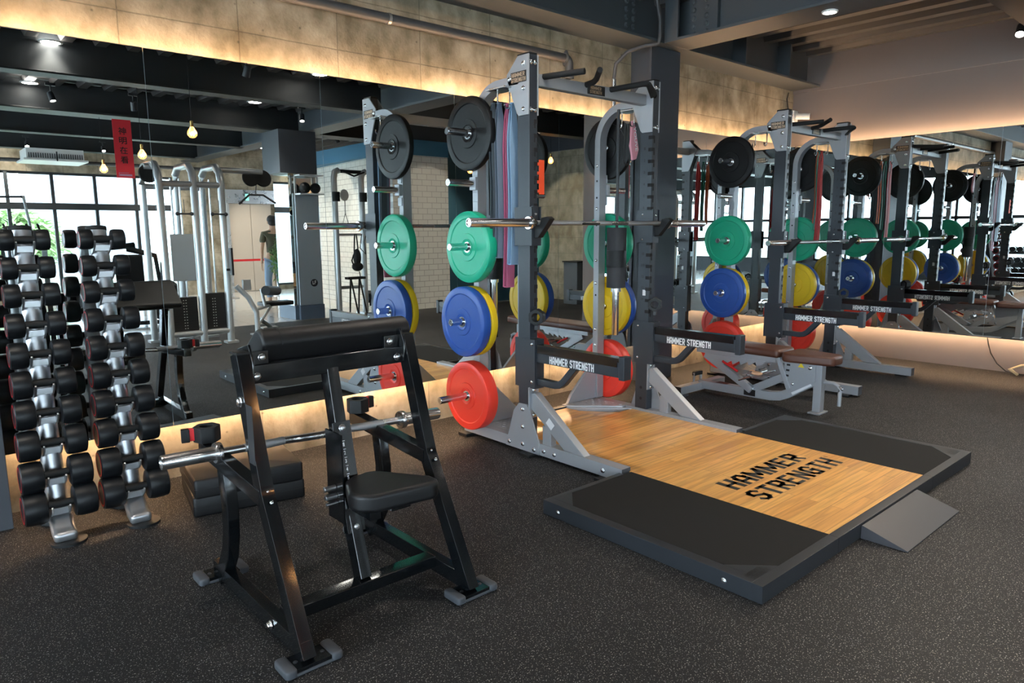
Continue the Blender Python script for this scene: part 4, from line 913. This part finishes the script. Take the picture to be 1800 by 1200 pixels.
# ================================================================== LAMPS (near part of the ceiling)
def downlight(x, y, z, label, power=40, k=1.6, glow='lamp_glow'):
    o = empty('downlight', (x, y, z), 0, label, 'ceiling light', 'round ceiling downlights')
    MB().lathe([(.052*k, 0), (.066*k, 0), (.064*k, .010), (.052*k, .010)], (0, 0, -.001), (0, 0, -1), 28).build('rim', 'white_plastic', o)
    MB().lathe([(0, .009), (.052*k, .009), (.052*k, .002), (0, .002)], (0, 0, -.001), (0, 0, -1), 28).build('diffuser', glow, o)
    if power:
        l = bpy.data.lights.new('downlight_beam', 'SPOT'); l.energy = power; l.color = (1, .90, .78); l.spot_size = math.radians(90); l.spot_blend = .8; l.shadow_soft_size = .05
        q = bpy.data.objects.new('downlight_beam', l); col.objects.link(q); q.parent = o; q.location = (0, 0, -.04)
    return o
def trackspot(x, y, z, tgt, label, power=60, ang=50):
    o = empty('track_spot', (x, y, z), 0, label, 'spotlight', 'black track spotlights')
    d = (V(tgt)-V((x, y, z))).normalized()
    MB().cyl((0, 0, 0), (0, 0, .12), .008, 10).box(-.05, .05, -.016, .016, .12, .15).build('arm', 'dark_plate', o)
    h = MB().lathe([(0, -.05), (.030, -.05), (.034, -.04), (.036, .055), (.033, .055), (.031, .035), (0, .035)], (0, 0, 0), d, 20).build('lamp_head', 'dark_plate', o)
    MB().lathe([(0, .037), (.030, .037), (.030, .039), (0, .039)], (0, 0, 0), d, 20).build('lens', 'lamp_glow', h)
    l = bpy.data.lights.new('spot_beam', 'SPOT'); l.energy = power; l.color = (1, .86, .70); l.spot_size = math.radians(ang); l.spot_blend = .6; l.shadow_soft_size = .03
    q = bpy.data.objects.new('spot_beam', l); col.objects.link(q); q.parent = o; q.location = d*.06; q.rotation_euler = d.to_track_quat('-Z', 'Y').to_euler()
    return o
downlight(1.80, -1.50, ZB, 'round downlight under the grey cross beam right of the column', 25, .85)
trackspot(3.654, -2.21, 2.95, (1.5, -2.4, 0), 'glaring track spotlight at the right picture edge', 120, 70)
# ================================================================== FAR SIDE OF THE ROOM (seen in the mirrors)
mat('silver_tube', (.52, .54, .55), .28, .6); mat('weight_black', (.012, .012, .013), .45)
# cable station
K = empty('cable_station', (0, 0, 0), 0, 'tall silver multi-station cable machine with black weight stacks, reflected in the mirror', 'cable machine')
def arch(x0, x1, y, h, nm='arched_frame', r=.050):
    pts = [(x0, y, .03), (x0, y, h-.22)] + [(x0 + (x1-x0)*.5*(1-math.cos(a)), y, h-.22+.20*math.sin(a)) for a in [PI*k/10 for k in range(1, 10)]] + [(x1, y, h-.22), (x1, y, .03)]
    MB().tube(pts, r, 14, side=(0, 1, 0)).build(nm, 'silver_tube', K)
for x in (-1.00, -.62, -.30):
    pts = [(x, -4.90, .03), (x, -4.90, 1.95), (x, -4.94, 2.08), (x, -5.05, 2.16), (x, -5.45, 2.16), (x, -5.56, 2.08), (x, -5.60, 1.95), (x, -5.60, .03)]
    MB().tube(pts, .042, 14).build('arched_frame', 'silver_tube', K)
    MB().box(x-.07, x+.07, -4.97, -4.83, .001, .03).box(x-.07, x+.07, -5.67, -5.53, .001, .03).build('foot_plate', 'silver_tube', K)
for z, y in ((.16, -4.90), (1.93, -4.90), (.16, -5.60), (1.93, -5.6)): MB().cyl((-1.0, y, z), (-.30, y, z), .035).build('cross_tube', 'silver_tube', K)
for s, xe in ((-1, -1.10), (1, .30)):
    xs = -1.0 if s < 0 else -.30
    MB().cyl((xs, -5.1, 2.13), (xe, -5.1, 2.13), .035).build('top_arm', 'silver_tube', K)
    for q in ((.0,) if s < 0 else (-.10, .06)):
        pu = MB().lathe([(0, -.015), (.10, -.015), (.108, -.008), (.10, 0), (.108, .008), (.10, .015), (0, .015)], (xe-s*.05+q*s, -5.1, 2.05), (0, 1, .12), 24).build('pulley', 'rubber_black', K)
for cx, z1 in ((-.81, .60), (-.47, .63)):
    st = MB().box(cx-.145, cx+.145, -5.02, -4.93, .19, z1).build('weight_stack', 'weight_black', K, bev=.002)
    for k in range(11):
        z = .22 + k*.034; MB().box(cx-.02, cx-.008, -4.9299, -4.928, z, z+.008).box(cx+.008, cx+.02, -4.9299, -4.928, z, z+.008).build('weight_number', 'white_ink', st)
        MB().box(cx-.146, cx+.146, -5.021, -4.929, z+.020, z+.022).build('plate_gap', 'slot_black', st)
    for q in (-.05, .05): MB().cyl((cx+q, -4.97, .20), (cx+q, -4.97, 2.0), .010, 10).build('guide_rod', 'chrome', K)
MB().box(-.93, -.67, -4.90, -4.88, .80, 1.35).build('side_shroud', 'panel_silver', K, bev=.004)
MB().box(-.30, -.275, -4.80, -4.72, .85, 1.18).box(-.34, -.275, -4.80, -4.79, .9, .93).build('weight_rack_bracket', 'weight_black', K)
for x in (-.76, -.36): MB().tube([(x, -4.85, 1.75), (x, -4.85, 1.6)], .004, 6).cyl((x-.07, -4.85, 1.585), (x+.07, -4.85, 1.585), .010).ball((x-.08, -4.85, 1.585), .022).ball((x+.08, -4.85, 1.585), .022).build('cable_handle', 'dark_plate', K)
lb = MB().tube([(-.02, -5.1, 1.72), (.12, -5.1, 1.84), (.30, -5.1, 1.84), (.46, -5.1, 1.74)], .013, 10).build('pull_down_bar', 'dark_plate', K)
MB().tube([(.2, -5.1, 1.84), (.22, -5.1, 2.0)], .005, 6).build('cable', 'dark_plate', lb)
# padded leg / back bench next to it
G = empty('back_extension_bench', (0, 0, 0), 0, 'silver framed back extension bench with black roller pads, reflected in the mirror', 'exercise machine')
MB().tube([(.22, -5.35, .02), (.23, -5.38, .30), (.16, -5.45, .50), (.02, -5.5, .66)], .035, 12).tube([(.62, -5.9, .02), (.40, -5.7, .16), (.24, -5.4, .14)], .032, 12).build('frame', 'silver_tube', G)
MB().tube([(.24, -5.40, .34), (.70, -5.8, .36)], .022, 10).tube([(.26, -5.42, .12), (.52, -5.6, .34)], .018, 10).tube([(.40, -5.5, .36), (.38, -5.55, .60)], .022, 10).build('strut', 'silver_tube', G)
MB().cushion(.42, .88, -5.85, -5.62, .34, .40, .02).build('thigh_pad', 'vinyl_black', G)
MB().cyl((.40, -5.45, .58), (.70, -5.78, .54), .065, 20).build('roller_pad', 'vinyl_black', G)
MB().box(.10, .20, -5.5, -5.44, .60, .74).build('adjuster', 'silver_tube', G)
MB().box(.14, .34, -5.42, -5.30, .001, .02).box(.5, .72, -5.97, -5.85, .001, .02).build('foot_plate', 'silver_tube', G)
# cable tower in front of the mirrored pillar
o = MB().box(1.37, 1.76, -6.529, -6.49, .225, 1.96).build('tower_panel', 'panel_silver', bev=.008); tag(o, 'pale blue-grey machine tower panel with a round emblem, reflected in the mirror', 'machine panel')
MB().box(1.36, 1.77, -6.532, -6.47, .001, .22).build('plinth', 'blue_box', o)
MB().lathe([(.050, 0), (.060, 0), (.060, .002), (.050, .002)], (1.62, -6.489, .57), (0, 1, 0), 36).lathe([(0, 0), (.05, 0), (.05, .001), (0, .001)], (1.62, -6.489, .57), (0, 1, 0), 36).build('emblem', 'dark_plate', o)
text('LF', 'lettering', (1.590, -6.487, .545), (1, 0, .12), (0, 0, 1), .062, .055, 'white_ink', o, bold=.02)
S_ = empty('ball_shelf', (1.36, -6.49, 0), 0, 'small steel shelf on the mirrored pillar carrying two black medicine balls', 'shelf')
for x in (0, .36): MB().box(x, x+.03, .0, .03, 1.93, 2.24).build('upright', 'silver_tube', S_)
for z in (1.93, 2.21): MB().box(0, .39, .0, .22, z, z+.02).build('shelf_board', 'silver_tube', S_)
for k, (x, z) in enumerate(((.12, 2.036), (.28, 2.036))):
    o = MB().ball((0, 0, 0), .085 if k == 0 else .08).build('medicine_ball', 'rubber_black'); o.location = (1.36+x, -6.365 if k == 0 else -6.34, z-(0 if k == 0 else .005)); tag(o, ('left' if k == 0 else 'right') + ' black medicine ball on the steel shelf near the tiled wall', 'medicine ball', 'medicine balls on the shelf')
# functional trainer by the tiled wall
F_ = empty('functional_trainer', (0, 0, 0), 0, 'silver functional trainer with white pulleys and hanging straps by the tiled wall', 'cable machine')
for x in (2.07, 2.56):
    MB().tube([(x, -6.55, .03), (x, -6.55, 2.22), (x+.02, -6.55, 2.31), (x+.09, -6.55, 2.345)], .050, 14, side=(0, 1, 0)).build('column', 'silver_tube', F_)
    MB().box(x-.09, x+.09, -6.72, -6.44, .001, .03).build('foot_plate', 'silver_tube', F_)
    MB().cyl((x, -6.50, 1.85), (x, -6.50, 2.0), .062).build('pulley_carriage', 'rubber_black', F_)
    MB().lathe([(0, -.012), (.085, -.012), (.095, 0), (.085, .012), (0, .012)], (x+.13, -6.47, 1.95), (.25, 1, 0), 28).build('pulley', 'white_plastic', F_)
MB().cyl((2.1, -6.55, 2.33), (2.56, -6.55, 2.33), .03).tube([(2.2, -6.5, 2.33), (2.35, -6.4, 2.25), (2.55, -6.42, 2.32)], .015, 8).build('top_bar', 'dark_plate', F_)
MB().cyl((2.1, -6.55, .46), (2.56, -6.55, .46), .028).cyl((2.1, -6.55, 1.32), (2.56, -6.55, 1.32), .02).build('cross_bar', 'silver_tube', F_)
MB().tube([(2.20, -6.46, 1.86), (2.20, -6.46, 1.66), (2.14, -6.46, 1.47), (2.26, -6.46, 1.47), (2.20, -6.46, 1.66)], .006, 6).cyl((2.135, -6.46, 1.465), (2.265, -6.46, 1.465), .016).build('stirrup_handle', 'rubber_black', F_)
o = empty('strap_bundle', (2.36, -6.42, 0), 0, 'bundle of black training straps hanging inside the functional trainer', 'training straps')
MB().tube([(-.03, 0, 1.33), (-.05, 0, 1.05), (0, 0, .93), (.02, 0, 1.1), (0, 0, 1.33)], .012, 8).tube([(.1, 0, 1.33), (.06, 0, 1.1), (.16, 0, 1.0), (.14, 0, 1.2), (.18, 0, 1.33)], .008, 8).build('strap', 'strap_black', o)
MB().ball((-.0, .0, .95), .075, .9, .8, 1.9).ball((.0, .0, .80), .095, 1, .9, .8).build('bag', 'strap_black', o)
MB().tube([(-.06, 0, .80), (-.10, 0, .90), (-.06, 0, 1.0)], .012, 8).tube([(.03, 0, .72), (.05, 0, .62)], .008, 8).build('strap_end', 'strap_black', o)
for k, x in enumerate((2.18, 2.34)):
    o = MB().tube([(x, -6.40, .02), (x+.02, -6.38, .60)], .014, 8).tube([(x+.10, -6.30, .02), (x+.03, -6.38, .60)], .014, 8).box(x-.05, x+.11, -6.44, -6.32, .60, .64).build('step_stool', 'strap_black'); tag(o, '%s small black folding stool under the functional trainer' % ('left' if k == 0 else 'right'), 'stool', 'black stools')
# window-side machines (dark silhouettes)
Hh = empty('plate_loaded_machine', (-.85, -7.2, 0), .3, 'black plate-loaded machine in front of the far windows', 'exercise machine')
MB().flat([(-.5, .3, .05), (-.35, .2, 1.15), (.1, .1, 1.2)], .06, .06).flat([(.45, .3, .05), (.35, .2, 1.05), (.0, .1, 1.15)], .06, .06).flat([(-.5, -.3, .05), (.5, -.3, .05)], .06, .06, (0, 1, 0)).flat([(-.5, .3, .05), (-.5, -.3, .05)], .06, .06).flat([(.45, .3, .05), (.45, -.3, .05)], .06, .06).build('frame', 'gloss_black', Hh)
MB().cushion(-.2, .2, -.1, .3, .45, .53, .03).build('seat_pad', 'vinyl_black', Hh)
MB().prism([(-.12, .55), (-.06, .55), (.10, 1.05), (.02, 1.07)], 'X', -.18, .18).build('back_pad', 'vinyl_black', Hh, bev=.02)
for s in (-1, 1): MB().lathe([(0, -.02), (.2, -.02), (.21, 0), (.2, .02), (0, .02)], (s*.42, 0, .75), (1, 0, 0), 36).build('loaded_disc', 'plate_black', Hh)
T_ = MB().lathe([(.16, -.09), (.25, -.10), (.31, -.07), (.33, 0), (.31, .07), (.25, .10), (.16, .09), (.16, -.09)], (0, 0, .331), (.6, 1, 0), 40).build('tyre', 'rubber_black'); T_.location = (-.22, -7.9, 0)
tag(T_, 'black tyre standing on the light floor near the far windows', 'tyre')
W_ = empty('bar_rack', (-2.3, -5.2, 0), .1, 'black and silver bar rack with upright prongs at the left picture edge, reflected', 'bar rack')
MB().flat([(-.2, 0, .03), (-.2, 0, 1.35)], .05, .05).flat([(.16, 0, .03), (.16, 0, 1.35)], .05, .05).flat([(-.35, 0, .035), (.3, 0, .035)], .05, .06, (0, 1, 0)).flat([(-.28, 0, 1.36), (.22, 0, 1.36)], .05, .05, (0, 1, 0)).build('frame', 'gloss_black', W_)
for k in range(5): MB().tube([(-.25+.1*k, 0, 1.36), (-.28+.1*k, .02, 1.47)], .012, 8).build('prong', 'rubber_black', W_)
MB().tube([(-.5, .1, 1.75), (-.35, .1, 1.745), (-.28, .1, 1.73), (-.2, .1, 1.745), (.02, .1, 1.75)], .013, 8).build('top_bar', 'dark_plate', W_)
MB().tube([(.02, .1, 1.76), (.06, .05, 1.4), (.08, 0, 1.36)], .016, 8).build('curved_post', 'silver_tube', W_)
# queue barrier
Q = empty('queue_barrier', (0, 0, 0), 0, 'belt barrier with red belt in front of the lift', 'barrier')
for x in (1.93, 2.95): MB().cyl((x, -11, .012), (x, -11, .90), .03).lathe([(0, 0), (.16, 0), (.16, .01), (.03, .03), (0, .03)], (x, -11, .001), (0, 0, 1), 24).build('post', 'stainless', Q)
MB().box(1.96, 2.92, -11.003, -10.997, .765, .81).build('belt', 'red_paint', Q)
# potted plant
pl = empty('potted_plant', (2.0, -8.25, 0), 0, 'bushy green potted plant beside the walking person, reflected in the mirror', 'plant')
MB().lathe([(0, .001), (.12, .001), (.16, .28), (.17, .30), (.15, .30), (.14, .27), (0, .27)], (0, 0, 0), (0, 0, 1), 28).build('pot', 'terracotta', pl)
b = MB().tube([(0, 0, .25), (.01, .01, .6), (-.01, 0, 1.0)], .014, 8)
for k in range(9): a = k*2.4; b.tube([(0, 0, .45+.06*k), (.12*math.cos(a), .12*math.sin(a), .60+.07*k)], .006, 6)
b.build('stem', 'bark', pl)
def leaves(n, fn, size, m, name, parent):
    b = MB()
    for i in range(n):
        c, k = fn(); a = random.uniform(0, 2*PI); t = random.uniform(-.9, .5)
        d = V((math.cos(a)*math.cos(t), math.sin(a)*math.cos(t), math.sin(t))); w = d.cross(V((0, 0, 1))).normalized(); L_ = size*random.uniform(.7, 1.3); u = w.cross(d)
        c = V(c); p0 = c; p1 = c + d*L_*.5 + u*L_*.08; p2 = c + d*L_
        b._add([p0, p1 + w*L_*.16, p2, p1 - w*L_*.16], [(0, 1, 2), (0, 2, 3)])
    return b.build(name, m, parent)
def crown():
    while True:
        p = V((random.uniform(-1, 1), random.uniform(-1, 1), random.uniform(-1, 1)))
        if p.length < 1: return ((p.x*.32, p.y*.28, .88 + p.z*.50), p.z)
leaves(2200, crown, .085, 'leaf_green', 'foliage', pl)
# person
def body_loft(rings, m, name, parent=None, n=16):
    """rings: (centre, rx, ry, z-rot) stacked; one closed surface"""
    b = MB(); R_ = []
    for c, rx, ry in rings:
        R_.append([b.b.verts.new((c[0]+rx*math.cos(2*PI*i/n), c[1]+ry*math.sin(2*PI*i/n), c[2])) for i in range(n)])
    for A_, B_ in zip(R_, R_[1:]):
        for i in range(n): f = b.b.faces.new((A_[i], A_[(i+1) % n], B_[(i+1) % n], B_[i])); f.smooth = True
    b.b.faces.new(R_[0]); b.b.faces.new(R_[-1][::-1])
    return b
def skinned(name, verts, edges, radii, m, parent, sub=2):
    me = bpy.data.meshes.new(name); me.from_pydata(verts, edges, []); o = bpy.data.objects.new(name, me); col.objects.link(o); o.parent = parent
    sk = o.modifiers.new('skin', 'SKIN'); sk.use_smooth_shade = True
    for v, r in zip(me.skin_vertices[0].data, radii): v.radius = r if isinstance(r, tuple) else (r, r)
    me.skin_vertices[0].data[0].use_root = True
    sb = o.modifiers.new('sub', 'SUBSURF'); sb.levels = sub; sb.render_levels = sub
    me.materials.append(MATS[m]); return o
pe = empty('person', (2.05, -9.0, 0), 0.15, 'person with short black hair in an olive t-shirt and blue jeans walking away', 'person')
# local axes: walks towards -y; x to the side
vt = [(0, 0, .90), (0, 0, 1.05), (0, .01, 1.22), (0, .01, 1.36), (0, .0, 1.43), (0, -.01, 1.50), (0, -.02, 1.58),
      (-.09, 0, .86), (-.10, -.12, .48), (-.10, -.06, .09), (-.10, -.20, .045), (.09, 0, .86), (.10, -.05, .47), (.10, .22, .16), (.10, .16, .06),
      (-.17, .01, 1.34), (-.22, .03, 1.08), (-.21, -.06, .86), (-.21, -.09, .78), (.17, .01, 1.34), (.22, -.02, 1.08), (.21, -.14, .88), (.21, -.18, .80)]
eg = [(0, 1), (1, 2), (2, 3), (3, 4), (4, 5), (5, 6), (0, 7), (7, 8), (8, 9), (9, 10), (0, 11), (11, 12), (12, 13), (13, 14), (3, 15), (15, 16), (16, 17), (17, 18), (3, 19), (19, 20), (20, 21), (21, 22)]
rd = [(.13, .10), (.115, .085), (.13, .09), (.11, .075), (.05, .05), (.065, .075), (.075, .085), .085, .055, .038, .030, .085, .055, .038, .030, .05, .036, .026, .030, .05, .036, .026, .030]
skinned('body', vt, eg, rd, 'skin', pe)
hv = MB().ball((0, -.012, 1.60), .092, 1, 1.1, 1.0).ball((0, .015, 1.555), .083, 1, 1.05, .95).build('hair', 'hair_black', pe)
fa = MB().ball((0, -.115, 1.535), .012).ball((-.030, -.098, 1.565), .009).ball((.030, -.098, 1.565), .009).box(-.02, .02, -.106, -.098, 1.497, 1.503).ball((-.085, -.01, 1.545), .018, .5, 1, 1.5).ball((.085, -.01, 1.545), .018, .5, 1, 1.5).build('face_features', 'skin', pe)
skinned('t_shirt', [(0, 0, .90), (0, 0, 1.05), (0, .01, 1.22), (0, .01, 1.35), (0, .005, 1.405), (-.17, .01, 1.335), (-.215, .025, 1.16), (.17, .01, 1.335), (.215, -.005, 1.16)],
        [(0, 1), (1, 2), (2, 3), (3, 4), (3, 5), (5, 6), (3, 7), (7, 8)], [(.15, .12), (.14, .11), (.15, .11), (.125, .09), (.06, .06), .065, .058, .065, .058], 'shirt_olive', pe)
skinned('jeans', [(0, 0, .93), (-.09, 0, .84), (-.10, -.12, .48), (-.10, -.07, .12), (.09, 0, .84), (.10, -.05, .47), (.10, .21, .20)],
        [(0, 1), (1, 2), (2, 3), (0, 4), (4, 5), (5, 6)], [(.14, .115), .10, .072, .062, .10, .072, .062], 'denim_blue', pe)
for nm, c in (('shoe', (-.10, -.13, .045)), ('shoe', (.10, .17, .075))): MB().ball(c, .055, .85, 2.2, .8).build(nm, 'white_plastic', pe)
for sx, hy, hz in ((-1, -.10, .76), (1, -.19, .78)):   # hands: palm, four fingers, thumb
    x = .21*sx; vv = [(x, hy+.015, hz+.02), (x, hy, hz-.03)]; ee = [(0, 1)]; rr = [.018, (.014, .028)]
    for k in range(4):
        yy = hy-.024+.016*k; b0 = len(vv); vv += [(x, yy, hz-.06), (x-sx*.006, yy, hz-.085-.006*(k in (1, 2))), (x-sx*.016, yy, hz-.108-.008*(k in (1, 2)))]; ee += [(1, b0), (b0, b0+1), (b0+1, b0+2)]; rr += [.0085, .008, .007]
    b0 = len(vv); vv += [(x-sx*.012, hy-.035, hz-.02), (x-sx*.022, hy-.045, hz-.05)]; ee += [(1, b0), (b0, b0+1)]; rr += [.009, .008]
    skinned('hand', vv, ee, rr, 'skin', pe, 1)
# red banner
bn = MB(); n = 16
for i in range(n): pass
bn.box(-1.01, -.785, -6.742, -6.738, 2.10, 2.86)
o = bn.build('banner', 'banner_red'); tag(o, 'red vertical cloth banner with four black characters hanging from a beam', 'banner')
for k, ch in enumerate('神明在看'):
    text(ch, 'character', (-.945, -6.737, 2.665-.125*k), (1, 0, 0), (0, 0, 1), .095, .095, 'black_ink', o, bold=.015)
text('囍', 'seal_print', (-.975, -6.737, 2.115), (1, 0, 0), (0, 0, 1), .13, .07, 'strap_mauve', o, bold=0) if False else MB().box(-.98, -.86, -6.7372, -6.7365, 2.165, 2.170).box(-.98, -.975, -6.7372, -6.7365, 2.12, 2.17).box(-.97, -.82, -6.7372, -6.7365, 2.125, 2.15).build('small_print', 'strap_mauve', o)
# pendant bulbs
def bulb(x, y, z, label, p=10, r=.050):
    o = empty('pendant_bulb', (x, y, z), 0, label, 'pendant lamp', 'bare glowing pendant bulbs')
    MB().lathe([(0, -r), (r*.6, -r*.82), (r*.95, -r*.35), (r, 0), (r*.9, r*.45), (r*.55, r*.95), (r*.32, r*1.3), (r*.30, r*1.5)], (0, 0, 0), (0, 0, 1), 24).build('glass', 'bulb_glass', o)
    MB().tube([(-.012, 0, r*1.3), (-.02, 0, 0), (-.008, 0, -r*.4), (0, 0, r*.3), (.008, 0, -r*.4), (.02, 0, 0), (.012, 0, r*1.3)], .0028, 6).build('filament', 'filament', o)
    MB().cyl((0, 0, r*1.35), (0, 0, r*2.6), .018).build('socket', 'brass', o)
    MB().cyl((0, 0, r*2.6), (0, 0, 3.235-z), .003, 6).build('flex', 'rubber_black', o)
    l = bpy.data.lights.new('bulb_light', 'POINT'); l.energy = p; l.color = (1, .62, .32); l.shadow_soft_size = .012
    q = bpy.data.objects.new('bulb_light', l); col.objects.link(q); q.parent = o
bulb(-.88, -4.0, 2.40, 'bare glowing pendant bulb nearest the mirror, right of the red banner')
bulb(-.97, -5.6, 2.30, 'bare glowing pendant bulb just right of the red banner')
bulb(-1.10, -7.0+.0, 2.22, 'bare glowing pendant bulb left of the red banner in front of the window')
bulb(5.41, -5.0, 2.56, 'bare glowing pendant bulb before the concrete recess wall')
bulb(3.63, -5.0, 2.31, 'bare glowing pendant bulb before the teal wall')
bulb(-3.1, -3.2+.9, 2.35+.2, 'bare glowing pendant bulb seen only in the right-hand mirror') if False else None
# air conditioner
o = MB().box(-1.49, -.64, -11.2, -10.5, 2.625, 2.80).box(-1.54, -.59, -11.27, -10.43, 2.59, 2.625).build('air_conditioner', 'white_plastic', bev=.006); tag(o, 'white ceiling air conditioner above the far windows', 'air conditioner')
b = MB()
for k in range(24): b.box(-1.46+.034*k, -1.448+.034*k, -10.499, -10.493, 2.64, 2.72)
b.build('grille', 'dark_plate', o)
MB().box(-1.07, -1.05, -10.43, -10.42, 2.59, 2.75).build('divider', 'dark_plate', o)
o = MB().tube([(-8.9, -11.4, 2.66), (7.5, -11.4, 2.66)], .035, 10).build('sprinkler_pipe', 'pvc_grey'); tag(o, 'long grey ceiling pipe near the far windows', 'pipe')
# downlights and spots over the room
for k, (x, y, d) in enumerate([(-2.02, -4.39, 'upper left of the reflection, nearest the mirror top'), (-1.88, -6.74, 'left edge of the reflection above the track spots'), (.63, -4.03, 'middle of the reflection beside a mirror seam'),
                            (.75, -6.29, 'right of the pendant bulb, lower than its neighbour'), (4.48, -4.44, 'upright of the nearer rack, in front of the recess'), (1.08, -12.1, 'above the lift by the far wall'),
                            (-1.55, -12.3, 'far left above the windows'), (2.6, -10.0, 'lift, added to brighten the far area'), (3.0, -11.6, 'lift doors, added to brighten the far area'), (.5, -9.6, 'over the light tiled floor')]):  # both lift downlights are added to brighten the far area
    downlight(x, y, (ZD-.03) if k != 4 else ZB, 'round downlight glowing at the ' + d, 45 if k < 5 else 160)
for k, (x, y, d) in enumerate([(-5.5, -1.3, 'well left of the dumbbell stand'), (-3.2, -1.3, 'above the dumbbell stand'), (-.9, -1.4, 'above the left side of the nearer rack'), (.6, -3.1, 'above the ramp of the lifting platform'), (3.0, -3.4, 'right of the lifting platform'), (-5.5, -5.8, 'behind and left of the viewer'), (-3.0, -6.0, 'straight behind the viewer')]):
    downlight(x, y, ZD-.03, 'added unseen downlight above the picture, ' + d, 45)  # out-of-view downlights, added because the room needs more light
for k, (x, y, t, d) in enumerate([(-.61, -3.11, (-.9, -4.5, 0), 'nearest the mirror, right of the first beam'), (-1.82, -5.83, (-1.2, -5, 0), 'glaring at the upper left of the reflection'), (1.06, -5.46, (.6, -4.5, 0), 'beside the cross beam'),
                               (-1.37, -11.2, (-1.4, -9, 0), 'left one above the air conditioner'), (-.18, -11.2, (-.2, -9, 0), 'right one above the air conditioner'), (-.94, -5.91, (-.5, -7, 0), 'unlit-looking one over the red banner'), (2.6, -8.3, (3.3, -8.6, 1.5), 'washing the side of the tiled wall'), (2.5, -7.2, (3.2, -7.4, 1.5), 'washing the front corner of the tiled wall'),
                               (3.8, -5.2, (3.8, -6.5, 1.3), 'facing the tiled wall end'), (5.4, -5.3, (6.7, -5.7, 1.2), 'facing the concrete recess')]):
    trackspot(x, y, 2.92, t, 'black track spotlight ' + d, 50 if k < 6 else 110, 70)
# stacked dumbbell rack seen in the right-hand mirror
DR = empty('tiered_dumbbell_rack', (-8.35, -.72, 0), 0, 'long tiered rack of dumbbells far off in the right-hand mirror', 'dumbbell rack')
for k, (dx, z) in enumerate(((-.10, .80), (.02, .55), (.14, .30))): MB().box(dx-.06, dx-.03, -.55, .55, z-.05, z).box(dx+.07, dx+.10, -.55, .55, z-.07, z-.02).build('tier_rail', 'dark_plate', DR)
for yy in (-.52, .52): MB().flat([(-.18, yy, .02), (-.12, yy, .82)], .05, .05).flat([(-.2, yy, .03), (.28, yy, .03)], .05, .05, (0, 1, 0)).flat([(.22, yy, .03), (-.12, yy, .78)], .04, .04, (0, 1, 0)).build('rack_leg', 'dark_plate', DR)
proto = None
for t_, (dx, z) in enumerate(((-.10, .80), (.02, .55), (.14, .30))):
    for k in range(7):
        loc = (-8.35+dx+.01, -.72-.45+.15*k, z+.055)
        if proto is None:
            proto = empty('dumbbell', loc, 0)
            MB().cyl((-.14, 0, 0), (-.05, 0, 0), .065).cyl((.05, 0, 0), (.14, 0, 0), .065).build('head', 'dumbbell_rubber', proto); MB().cyl((-.05, 0, 0), (.05, 0, 0), .016).build('handle', 'chrome', proto)
            q = proto
        else: q = copy_tree(proto); q.location = loc
        tag(q, 'black dumbbell on the %s tier of the far tiered rack, %s from the mirror' % (['top', 'middle', 'bottom'][t_], ['seventh', 'sixth', 'fifth', 'fourth', 'third', 'second', 'first'][k]), 'dumbbell', 'dumbbells on the far tiered rack')
# grey locker by the recess wall
o = MB().box(6.1, 6.45, -5.35, -5.0, .001, .78).build('storage_box', 'locker_grey', bev=.01); tag(o, 'grey storage box against the concrete recess wall', 'storage box')
MB().box(6.08, 6.47, -5.37, -4.98, .78, .80).build('lid', 'rubber_black', o)
# trees and facade outside
def tree(x, y, h, r, label):
    o = empty('tree', (x, y, -.3), 0, label, 'tree', 'trees outside the far windows')
    MB().tube([(0, 0, 0), (.1, 0, h*.5), (0, .1, h*.8)], .14, 8).build('trunk', 'bark', o)
    def f():
        while True:
            p = V((random.uniform(-1, 1), random.uniform(-1, 1), random.uniform(-1, 1)))
            if .45 < p.length < 1: return ((p.x*r, p.y*r, h*.62 + p.z*h*.42), 0)
    leaves(2600, f, .42, 'tree_leaf', 'crown', o)
tree(-.9, -21, 2.3, 1.5, 'green leafy tree outside the second window from the left'); 
o = MB().prism([(-9.0, -.3), (-4.6, -.3), (-7.4, 9), (-9.0, 9)], 'Y', -30, -24).build('building', 'facade'); tag(o, 'pale grey slanting building seen through the far left window', 'building')
o = MB().box(1.2, 5.0, -33, -29, -.3, 11).build('building', 'facade'); tag(o, 'pale grey building seen through the windows left of the cable station', 'building')
